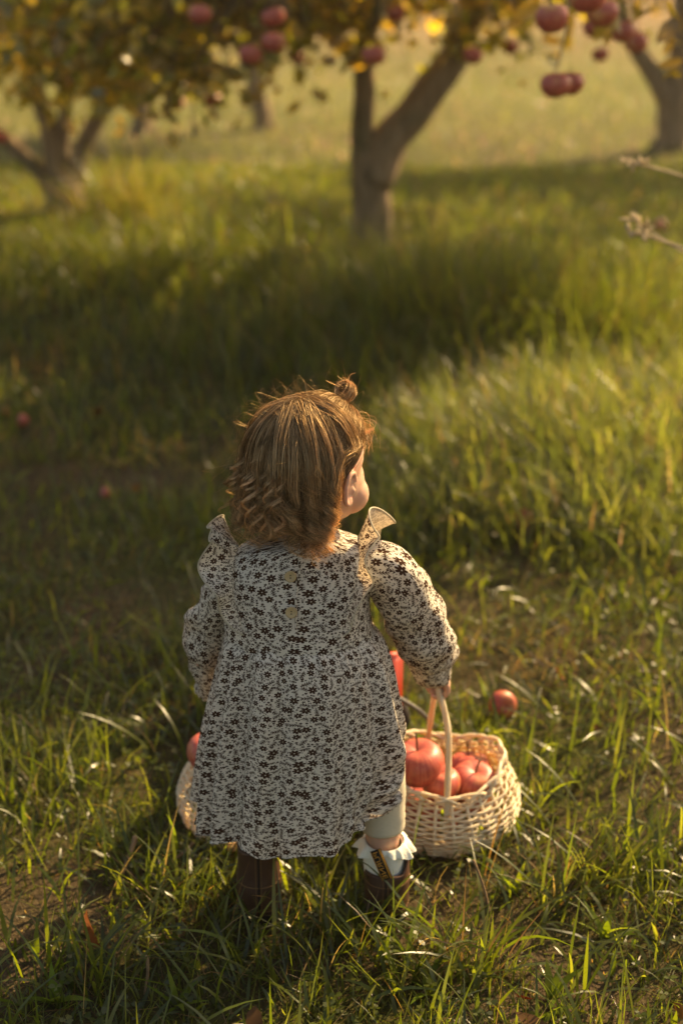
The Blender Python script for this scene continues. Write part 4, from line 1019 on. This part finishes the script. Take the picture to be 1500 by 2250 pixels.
# placket edge and buttons
pl = np.array([back_pt(x, y, .0015) for x, y in ((657, 1176), (657, 1215), (658, 1255), (654, 1285), (650, 1310), (650, 1345), (650, 1383))])
mb = MB(); tube(mb, spline(pl, 30), .0016, 6); mb.build('placket', M['cotton_print_ruffle'], dress)
for px, py in ((644, 1181), (638, 1267), (640, 1346)):
    c = back_pt(px, py, .0042); bm = bmesh.new()
    nrm = Vector((0.0, -0.97, 0.2)).normalized()
    mb = MB(); R = np.array(Vector((0, 0, 1)).rotation_difference(nrm).to_matrix()); a = np.linspace(0, 6.2832, 24, endpoint=False)
    prof = [(0.0, -.0012), (.0072, -.0012), (.0078, 0), (.0074, .0013), (.0060, .0015), (.0054, .0008), (0.0003, .0008)]
    V = np.array([[(r * math.cos(t), r * math.sin(t), z) for t in a] for r, z in prof]).reshape(-1, 3)
    mb.add(V @ R.T + c, grid_faces(len(prof), 24)); b_ = mb.build('button', M['button_wood'], dress)
    for dz in (-.0017, .0017):
        mb = MB(); ellipsoid(mb, c + R @ A(0, dz, .0010), (.0009, .0009, .0004), 8, 6, R); mb.build('hole', M['tab_black'], dress).parent = dress
    bm.free()
# side label
p = at(436, 1803, YT - .015); me_ = rbox(-.0045, .0045, -.0012, .0012, -.0075, .0075, .0003); o = link('side_label', me_, M['tab_black']); o.parent = dress
o.location = Vector(p) ; o.rotation_euler = (0, .25, 0)

# ---- leggings, socks, boots
def ringtube(c, zr, name, mat, parent, seg=40, wav=0.0, lean=(0, 0), fq=11):
    V = []; a = np.linspace(0, 2 * np.pi, seg, endpoint=False)
    for i, (z, rx, ry) in enumerate(zr):
        w = 1 + wav * np.sin(fq * a + i * .4) * (i / max(1, len(zr) - 1)) + (np.array([nz((math.cos(t) * 1.5, math.sin(t) * 1.5, z * 45)) for t in a]) * .05 if mat == 'legging' else 0); f = i / (len(zr) - 1)
        V.append(np.stack([c[0] + lean[0] * f + rx * w * np.cos(a), c[1] + lean[1] * f + ry * w * np.sin(a), np.full(seg, z) + 0.0], 1))
    mb = MB(); mb.add(np.concatenate(V), grid_faces(len(zr), seg)); return mb.build(name, M[mat], parent)
leg = ringtube((XR, 1.716), [(.143, .0290, .0290), (.139, .0315, .0310), (.141, .0330, .0325), (.146, .0336, .0332), (.152, .0330, .0328), (.158, .0340, .0336), (.165, .0334, .0331), (.171, .0342, .0338), (.177, .0338, .0335), (.183, .0345, .034), (.1875, .0340, .0335), (.190, .0350, .0345), (.215, .035, .034), (.24, .034, .034), (.25, .02, .02)],
               'legging', 'legging', child, lean=(-.004, .004))
ringtube((XL, 1.716), [(.15, .030, .030), (.147, .0335, .033), (.20, .036, .036), (.26, .038, .038), (.27, .02, .02)], 'legging', 'legging', child, lean=(.02, .0))
def sock(x, frilled=True):
    s = ringtube((x, 1.708), [(.05, .027, .029), (.085, .0300, .0300), (.105, .0295, .0295), (.117, .0295, .029), (.1215, .0275, .027), (.118, .024, .024)], 'sock', 'sock_cotton', child)
    if not frilled: return
    # lacy turned down frill
    a = np.linspace(0, 2 * np.pi, 220); n = 8; V = np.zeros((n, 220, 3))
    for j in range(n):
        f = j / (n - 1); w = np.sin(9 * a + .5) * .6 + np.sin(15 * a + 2) * .45 + np.sin(26 * a) * .12
        R = .0280 + .013 * f + .0058 * f * w; z = .1225 - .019 * f * (1 + .10 * np.sin(11 * a + 2)) + .004 * math.sin(f * 3)
        front = 1 - 0.65 * np.exp(-(((np.degrees(a) - 268 + 180) % 360 - 180) / 42) ** 2)      # little frill behind, under the pull tab
        V[j] = np.stack([x + (.0280 + (R - .028) * front) * np.cos(a), 1.708 + (.0280 + (R - .028) * front) * np.sin(a), .1215 + (z - .1215) * front], 1)
    mb = MB(); mb.add(V.reshape(-1, 3), grid_faces(n, 220, False)); mb.build('frill', M['sock_cotton'], s)
sock(XR + .003); sock(XL, False)
def boot(x, y, rot, top, name='boot', flare=0.0, label=None):
    """rings of a lace boot: heel at the back (-Y), toe forward"""
    root = link(name, boot_mesh(top, flare), M['leather']); root.parent = child
    root.location = Vector((x, y, 0)) - child.location; root.rotation_euler = (0, 0, rot)
    def sub(mb, nm, mat, par=root): o = link(nm, mb.mesh(nm), M[mat]); o.parent = par; return o
    a = np.linspace(0, 2 * np.pi, 48, endpoint=False); V = []
    for z, k in ((-.002, .93), (.002, 1.0), (.016, 1.02), (.019, .98)):
        o_ = outline(z, a); V.append(np.c_[o_ * k, np.full(48, z)])
    mb = MB(); V = np.concatenate(V); mb.add(np.vstack([V, [[0, .03, -.002]]]), grid_faces(4, 48), [(192, (j + 1) % 48, j) for j in range(48)]); sub(mb, 'sole', 'rubber')
    # seams: centre back, two lines across
    zz = np.linspace(.02, top(-math.pi / 2) - .002, 14)
    mb = MB(); tube(mb, np.array([(0.001, outline(z, np.array([-math.pi / 2]), flare, top)[0, 1] - .0004, z) for z in zz]), .0011, 5); sub(mb, 'seam', 'rubber')
    for dx in (-.0032, .0042):
        mb = MB(); tube(mb, np.array([(dx, outline(z, np.array([-math.pi / 2]), flare, top)[0, 1] - .0001, z) for z in zz]), .00055, 4); sub(mb, 'stitching', 'stitch')
    for z in (.026, .072):
        aa = np.linspace(-math.pi * .97, -.1, 40); z_ = z - .006 * np.abs(np.sin(aa)) if z > .05 else z + 0 * aa
        P = np.array([[*outline(q, np.array([t]), flare, top)[0] * 1.006, q] for q, t in zip(z_, aa)]); mb = MB(); tube(mb, P, .0009, 4); sub(mb, 'stitching', 'stitch')
    return root
def outline(z, a, flare=0.0, top=None):
    """horizontal section of the boot at height z (centre at the ankle)"""
    z = float(z); zs = [0, .018, .032, .05, .066, .08, .10, .13]
    hw = np.interp(z, zs, [.030, .031, .0318, .0322, .0315, .0302, .0292, .0300]); bk = np.interp(z, zs, [.032, .034, .036, .0365, .0345, .0320, .0310, .0325])
    fr = np.interp(z, zs, [.098, .100, .094, .078, .054, .042, .036, .036])
    if flare: hw = hw * (1 + flare * smooth(.035, .09, z)); bk = bk * (1 + flare * .5 * smooth(.04, .09, z))
    c, s = np.cos(a), np.sin(a); ex = 2.5
    k = (np.abs(c) ** ex + np.abs(s) ** ex) ** (-1 / ex)
    return np.stack([hw * c * k, np.where(s > 0, fr, bk) * s * k], 1)
def boot_mesh(top, flare):
    a = np.linspace(0, 2 * np.pi, 64, endpoint=False); n = 22; V = []
    tops = np.array([top(t if t <= math.pi else t - 2 * math.pi) for t in a])
    def ring(f, inset=0.0):
        z = .016 + (tops - .016) * f; P = np.zeros((64, 3))
        for j in range(64):
            q = outline(z[j], a[j:j + 1], flare)[0]; w = 1 + 0.018 * nz((a[j] * 1.5, z[j] * 60, flare * 9)); l = np.linalg.norm(q)
            P[j] = (*(q * w * (l - inset) / l), z[j])
        return P
    for f in np.linspace(0, 1, n): V.append(ring(f))
    V.append(ring(1.0, .0032) + A(0, 0, .0004)); V.append(ring(.9, .0036)); V.append(ring(.45, .0045))
    return mesh_np('boot', np.concatenate(V), grid_faces(n + 3, 64))
bl = boot(XL, 1.705, .03, lambda t: .123 + .004 * math.cos(t), 'boot'); bl['label'] = 'left boot, upright shaft reaching the hem'
br_ = boot(XR + .007, 1.705, -.10, lambda t: .082 + .024 * float(smooth(-0.9, 0.1, t)) * float(1 - smooth(2.6, 3.1, t)), 'boot', 0.05); br_['label'] = 'right boot, shaft opened round the frilled sock'
# pull tabs
def tab(px0, py0, px1, py1, Y0, Y1, par, text=None):
    p0, p1 = Vector(at(px0, py0, Y0)), Vector(at(px1, py1, Y1)); d = (p1 - p0); Lh = d.length; z = d.normalized(); x = z.cross(Vector((0, -1, 0))).normalized() * -1; n = x.cross(z).normalized()
    if n.y > 0: n = -n
    x = n.cross(z); Rm = Matrix((x, z, n)).transposed().to_4x4()
    holder = None
    for nm, xa, xb, za, zb, mt in (('pull_tab', -.0078, .0078, -.0008, .0008, 'tab_black'), ('tab_stripe', .0042, .0072, .0009, .0015, 'tab_orange'), ('tab_stripe', -.0075, -.0066, .0009, .0014, 'tab_orange')):
        o = link(nm, rbox(xa, xb, 0, Lh, za, zb, .0002), M[mt]); o.parent = par
        base = Matrix.Translation(child.location) @ Matrix.Translation(par.location) @ par.rotation_euler.to_matrix().to_4x4()
        holder = base.inverted() @ (Matrix.Translation(p0) @ Rm); o.matrix_basis = holder
    if text:
        cu = bpy.data.curves.new('lettering', 'FONT'); cu.body = text; cu.size = .0098; cu.extrude = .0003; cu.align_x = 'CENTER'; cu.align_y = 'CENTER'; cu.space_character = 1.0
        t = bpy.data.objects.new('t', cu); COL.objects.link(t); dg = bpy.context.evaluated_depsgraph_get(); dg.update(); me = bpy.data.meshes.new_from_object(t.evaluated_get(dg)); bpy.data.objects.remove(t)
        w = max(v.co.x for v in me.vertices) - min(v.co.x for v in me.vertices)
        o = link('lettering', me, M['tab_orange'], None); o.parent = par; k = Lh * .9 / w
        o.matrix_basis = holder @ Matrix.Translation((-.0012, Lh * .5, .0012)) @ Matrix.Rotation(math.pi / 2, 4, 'Z') @ Matrix.Diagonal((k, 1, 1, 1))
tab(824, 1868, 851, 1932, 1.672, 1.664, br_, 'PURNE')
tab(555, 1866, 590, 1874, 1.70, 1.70, bl)

# ================================================================== HAIR
random.seed(5); hr = np.random.default_rng(5)
RAD = A(.0735, .0865, .0825); HO = A(0, -.012, .006)          # scalp ellipsoid in head space
def surf(n, k=1.0): n = n / np.linalg.norm(n, axis=-1, keepdims=True); return HO + n * RAD * k
KN = A(-.02, .62, .80); KN /= np.linalg.norm(KN); KP = surf(KN, 1.04)      # base of the top knot
WH = A(-.15, -.30, .93); WH /= np.linalg.norm(WH)                            # crown whorl
DOWN = A(0, 0, -1) @ HR / 0.935                                       # world down in head space
def on_scalp(n):
    # hairline: low at the nape, past the ears, high over the brow
    lim_ = np.interp(n[:, 1], [-1, -.45, -.12, .12, .35, .62, .9], [-.62, -.58, -.30, .10, .28, .52, .80]); return n[:, 2] > lim_
def rand_dirs(k):
    n = hr.normal(0, 1, (k * 4, 3)); n /= np.linalg.norm(n, axis=1, keepdims=True); return n[on_scalp(n)][:k]
S_ALL = []; C_ALL = []; R_ALL = []
TONES = np.array([(0.24, 0.150, 0.070), (0.36, 0.232, 0.112), (0.50, 0.34, 0.175), (0.66, 0.48, 0.27), (0.15, 0.088, 0.040)]) * A(1.02, 1.02, 1.06)
NP = 15
def resample(P, m=NP):
    d = np.r_[0, np.cumsum(np.linalg.norm(np.diff(P, axis=0), axis=1))]; t = np.linspace(0, d[-1], m); return np.stack([np.interp(t, d, P[:, i]) for i in range(3)], 1)
def push_out(P, k):
    q = (P - HO) / RAD; l = np.linalg.norm(q, axis=-1, keepdims=True); return np.where(l < k, HO + q / l * k * RAD, P)
# back hair: guides fall from the whorl, then hang in loose waves
def fall_guide(n, length, seed):
    r = np.random.default_rng(seed); lift = 1.012 + .03 * r.random(); p = surf(n, lift); P = [p.copy()]
    wv = r.uniform(.006, .020); wl = r.uniform(.028, .048); zend = r.uniform(-.118, -.035) - (.014 if r.random() < .12 else 0); ph_ = r.uniform(0, 6.28); ax1 = r.normal(0, 1, 3); flick = r.uniform(-.3, 1.0)
    d = None; L = 0; step = .006
    while L < length and p[2] > zend:
        q = (p - HO) / RAD; nn = q / RAD; nn /= np.linalg.norm(nn)
        away = (q / np.linalg.norm(q)) - WH; away -= nn * away.dot(nn); away /= np.linalg.norm(away) + 1e-9
        fallv = DOWN - nn * DOWN.dot(nn) * (1 if np.linalg.norm(q) < 1.1 and DOWN.dot(nn) < 0 else 0.0)
        f = smooth(0.0, .09, L); t = away * (1 - f) + fallv * f; t /= np.linalg.norm(t) + 1e-9
        below = float(smooth(.02, -.06, p[2]))
        t = t + nn * (0.30 if nn[0] < .1 else .0) * float(smooth(-.02, -.08, p[2]))
        d = t if d is None else d * .55 + t * .45; d /= np.linalg.norm(d)
        p = p + d * step; p = push_out(p[None], 1.012)[0]; L += step
        if p[2] < .03 and p[0] > .02 and p[1] > -.042: p[1] = p[1] + (-.042 - p[1]) * .6
        P.append(p.copy())
    P = np.array(P); s = np.linspace(0, 1, len(P)); a = np.linspace(0, length, len(P)) / wl * 2 * np.pi + ph_
    T = np.gradient(P, axis=0); T /= np.linalg.norm(T, axis=1, keepdims=True); n1 = np.cross(T, ax1); n1 /= np.linalg.norm(n1, axis=1, keepdims=True); n2 = np.cross(T, n1)
    amp = wv * smooth(.45, .92, s)[:, None]
    return P + n1 * amp * np.sin(a)[:, None] + n2 * amp * .8 * np.cos(a)[:, None]
def falls(n): return n[:, 1] < np.where(n[:, 2] > .35, -.02, -.30) 
gd = rand_dirs(1500); gd = gd[falls(gd)][:170]
guides = []
for i, n in enumerate(gd):
    low = float(smooth(.9, -.4, n[2])); guides.append(resample(fall_guide(n, hr.uniform(.20, .27) - .02 * low, 100 + i)))
guides = np.array(guides)
kid = rand_dirs(16000); kid = kid[falls(kid)][:4600]
near = np.argmax(kid @ gd.T + hr.normal(0, .012, (len(kid), len(gd))), 1); groot = surf(gd)[near]
off = surf(kid) - groot; s = np.linspace(0, 1, NP)
cl_ = hr.uniform(.70, .98, (len(kid), 1)); W = 1 - cl_ * s[None] ** 0.8
P = guides[near] + off[:, None] * W[..., None]
jit = hr.normal(0, 1, (len(kid), 3)); P = P + jit[:, None] * (.0040 * s[None] ** 1.3)[..., None]
fr1 = hr.normal(0, 1, (len(kid), 3)); fw = hr.uniform(1.5, 4, len(kid)); P += fr1[:, None] * (.0016 * smooth(.2, 1, s)[None] * np.sin(fw[:, None] * s[None] * 6.28))[..., None]
P = push_out(P, 1.010 + .045 * hr.random((len(kid), 1, 1)) ** 2)
bad = (P[..., 2] < .015) & (P[..., 0] > .025) & (P[..., 1] > -.034); P[..., 1] = np.where(bad, -.034 - .3 * (P[..., 1] + .034), P[..., 1])
tone = TONES[hr.integers(0, 5, len(gd))][near] * .42 + TONES[hr.integers(0, 5, len(kid))] * .58
S_ALL.append(P); C_ALL.append(tone); R_ALL.append(hr.uniform(.00022, .00042, len(kid)))
# swept up hair: from temples, front and upper sides to the knot
side = rand_dirs(14000); side = side[~(side[:, 1] < np.where(side[:, 2] > .35, -.10, -.34))][:3000]
t = np.linspace(0, 1, NP)[None, :, None]
Nn = side[:, None] * (1 - t) + KN * t; Nn /= np.linalg.norm(Nn, axis=2, keepdims=True)
hgt = 1.02 + .045 * np.sin(t * np.pi) * hr.uniform(.3, 1, (len(side), 1, 1)) + .012 * hr.random((len(side), 1, 1)) + .03 * t ** 4
P = surf(Nn) - HO; P = HO + P * hgt; P = P + hr.normal(0, .0012, (len(side), 1, 3)) * np.sin(t * np.pi)
S_ALL.append(P); C_ALL.append(TONES[hr.integers(0, 5, len(side))] * .85); R_ALL.append(hr.uniform(.00022, .0004, len(side)))
# front wisps falling over the brow and temple on the sunny side
n = 34; P = np.zeros((n, NP, 3))
for i in range(n):
    a0 = hr.uniform(-.5, .9); st = surf(A(a0 * .7, .72, .62), 1.02); tip = surf(A(a0 * .9 + .1, .98, -.05 + .35 * hr.random()), 1.06 + .12 * hr.random())
    mid = (st + tip) / 2 + A(0, .012, .012) * hr.uniform(.5, 1.6); P[i] = spline([KP * .3 + st * .7, mid, tip + hr.normal(0, .006, 3)], NP)
S_ALL.append(push_out(P, 1.01)); C_ALL.append(TONES[hr.integers(1, 4, n)]); R_ALL.append(hr.uniform(.0002, .0003, n))
n = 46; P = np.zeros((n, NP, 3))                                # lock flicking forward over the forehead
for i in range(n):
    j_ = hr.normal(0, .003, 3); P[i] = spline([KP + j_, surf(A(.1, .86, .5), 1.06) + j_, surf(A(.2, 1.0, .34), 1.18) + j_ * .6, surf(A(.22, 1.0, .36), 1.34 + .02 * hr.random()) + j_ * .3], NP)
S_ALL.append(P); C_ALL.append(TONES[hr.integers(1, 4, n)]); R_ALL.append(np.full(n, .0003))
# strand in front of the ear and one curl on the back
# flyaways
n = 460; P = np.zeros((n, NP, 3)); rd = rand_dirs(5000); rd = rd[rd[:, 1] < .6][:n]
for i in range(n):
    st = surf(rd[i], 1.0); ax = hr.normal(0, 1, 3); ax -= rd[i] * ax.dot(rd[i]) * .6; ax /= np.linalg.norm(ax); Lh = hr.uniform(.025, .10)
    low = st[2] < .02
    e = st + rd[i] * Lh * hr.uniform(.08, .38) + ax * Lh * .6 + DOWN * Lh * (.6 if low else .25); m_ = (st + e) / 2 + rd[i] * Lh * .18 + hr.normal(0, .010, 3)
    c_l = e + hr.normal(0, .014, 3) ; P[i] = spline([st, m_, e, c_l + DOWN * .006], NP)
ek = ~((P[:, 0, 0] > .02) & (P[:, 0, 2] < .03) & (P[:, 0, 1] > -.05)); P = P[ek]; n = len(P)
S_ALL.append(push_out(P, 1.01)); C_ALL.append(TONES[hr.integers(0, 3, n)] * .75); R_ALL.append(hr.uniform(.00007, .00013, n))
# loose curls at the nape and the left side
for k in range(95):
    az = hr.uniform(-1.25, .55); zz = hr.uniform(-.55, -.02); n0 = A(math.sin(az) * .9, -math.cos(az), zz); n0 /= np.linalg.norm(n0); st = surf(n0, 1.0 + .05 * hr.random())
    outw = A(n0[0], n0[1], 0); outw /= np.linalg.norm(outw); Lh = hr.uniform(.045, .085); m_ = 34; s1 = np.linspace(0, 1, m_)
    sp = hr.uniform(.05, .32); drift = hr.normal(0, .25, 3); core_ = st + (DOWN * .95 + outw * sp + drift * .35) * (Lh * s1)[:, None] + outw * (.010 * np.sin(s1 * 3.0))[:, None]
    turns = hr.uniform(.9, 2.2); r_c = hr.uniform(.004, .0115); a_ = s1 * turns * 6.283 + hr.uniform(0, 6.28); side_ = np.cross(DOWN, outw)
    core_ = core_ + (side_ * np.sin(a_)[:, None] + outw * np.cos(a_)[:, None]) * (r_c * smooth(0, .55, s1))[:, None]
    core_ = resample(core_); q_ = int(hr.integers(7, 22)); wdt = np.linspace(1.0, .55, NP)[None, :, None]
    P = core_[None] + hr.normal(0, .0014, (q_, 1, 3)) * wdt + hr.normal(0, .0007, (q_, 1, 3)) * np.sin(np.linspace(0, 9, NP))[None, :, None]
    S_ALL.append(push_out(P, 1.012)); C_ALL.append(np.repeat(TONES[hr.integers(0, 4, 1)], q_, 0)); R_ALL.append(hr.uniform(.00016, .00032, q_))
def strands(P, C, R, mb):
    n, m = P.shape[:2]; T = np.gradient(P, axis=1); T /= np.linalg.norm(T, axis=2, keepdims=True) + 1e-9
    ref = np.broadcast_to(A(.31, .52, .79), T.shape); N = np.cross(T, ref); N /= np.linalg.norm(N, axis=2, keepdims=True) + 1e-9; B = np.cross(T, N)
    tap = np.linspace(1, .35, m)[None] * R[:, None]
    V = np.stack([P + tap[..., None] * (math.cos(q) * N + math.sin(q) * B) for q in (0, 2.094, 4.189)], 2)
    F = grid_faces(m, 3); o = (np.arange(n) * m * 3)[:, None, None]; Q = (F[None] + o).reshape(-1, 4)
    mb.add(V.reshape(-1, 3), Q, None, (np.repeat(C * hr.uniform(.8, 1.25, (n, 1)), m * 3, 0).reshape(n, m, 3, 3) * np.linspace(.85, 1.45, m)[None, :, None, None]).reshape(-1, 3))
mb = MB()
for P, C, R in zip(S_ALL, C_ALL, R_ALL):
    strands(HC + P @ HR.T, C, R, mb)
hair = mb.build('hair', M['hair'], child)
# under layer on the scalp
th_ = np.linspace(0, np.pi, 40); pf = np.linspace(0, 2 * np.pi, 64, endpoint=False)
D = np.stack([np.sin(th_)[:, None] * np.cos(pf), np.sin(th_)[:, None] * np.sin(pf), np.cos(th_)[:, None] * np.ones(64)], -1).reshape(-1, 3)
ok = on_scalp(D); F = grid_faces(40, 64); F = F[ok[F].all(1)]
mb = MB(); mb.add(HC + surf(D, 1.006) @ HR.T, F, None, (0.16, .095, .045)); mb.build('scalp_hair', M['hair'], hair)
# top knot
mb = MB(); n = 420; P = np.zeros((n, NP, 3)); kc = KP + KN * .010 + A(.0, -.002, .008)
for i in range(n):
    a0 = hr.uniform(0, 6.28); r_k = hr.uniform(.007, .0150); tl = hr.normal(0, .35, 2); u = A(1, tl[0], .15); v = A(-.2, .55 + tl[1] * .3, .85)
    u /= np.linalg.norm(u); v /= np.linalg.norm(v); tt = np.linspace(a0, a0 + hr.uniform(3.2, 5.2), NP); sh = np.cross(u, v) * hr.normal(0, .0045)
    P[i] = kc + sh + KN * .004 + r_k * (np.cos(tt)[:, None] * u + np.sin(tt)[:, None] * v * 1.05)
P2 = np.zeros((160, NP, 3))
for i in range(160):
    a0 = hr.uniform(0, 6.28); q = A(math.cos(a0), .3 * math.sin(a0), math.sin(a0) * .6) * .0045
    P2[i] = spline([KP - KN * .004 + q * 1.6, KP + KN * .004 + q, kc + q * 1.8 + KN * .008, kc + KN * .014 + q * .6 + hr.normal(0, .003, 3)], NP)
P3 = np.zeros((26, NP, 3))
for i in range(26):
    e = kc + KN * .010 + hr.normal(0, .016, 3) + A(0, 0, .006); P3[i] = spline([kc + KN * .006, (kc + e) / 2 + hr.normal(0, .004, 3) + KN * .004, e], NP)
for PP in (P, P2, P3): strands(HC + PP @ HR.T, TONES[hr.integers(0, 4, len(PP))], np.full(len(PP), .00030), mb)
mb.build('top_knot', M['hair'], hair)
mb = MB(); ellipsoid(mb, HC + HR @ (kc + KN * .004), (.0105, .0092, .0112), 16, 10, HR, (0.10, .055, .024)); mb.build('knot_core', M['hair'], hair)
a = np.linspace(0, 6.2832, 25); uu = np.cross(KN, A(1, 0, 0)); uu /= np.linalg.norm(uu); ww = np.cross(KN, uu)
mb = MB(); tube(mb, HC + (KP + KN * .003 + .0058 * (np.cos(a)[:, None] * uu + np.sin(a)[:, None] * ww)) @ HR.T, .0014, 6, False); mb.build('hair_tie', M['hair_band'], hair)

# ================================================================== HAZE (warm autumn air, sun in front)
hz = link('haze', rbox(-62, 62, -8, 92, -1.5, 9.0, 0.01), None); hz['kind'] = 'stuff'
m = bpy.data.materials.new('haze'); m.use_nodes = True; nt = m.node_tree; nt.nodes.clear()
pv = nt.nodes.new('ShaderNodeVolumePrincipled'); pv.inputs['Color'].default_value = (0.95, 0.88, 0.74, 1); pv.inputs['Density'].default_value = 0.0022; pv.inputs['Anisotropy'].default_value = 0.5
oo = nt.nodes.new('ShaderNodeOutputMaterial'); nt.links.new(pv.outputs[0], oo.inputs['Volume']); hz.data.materials.append(m)
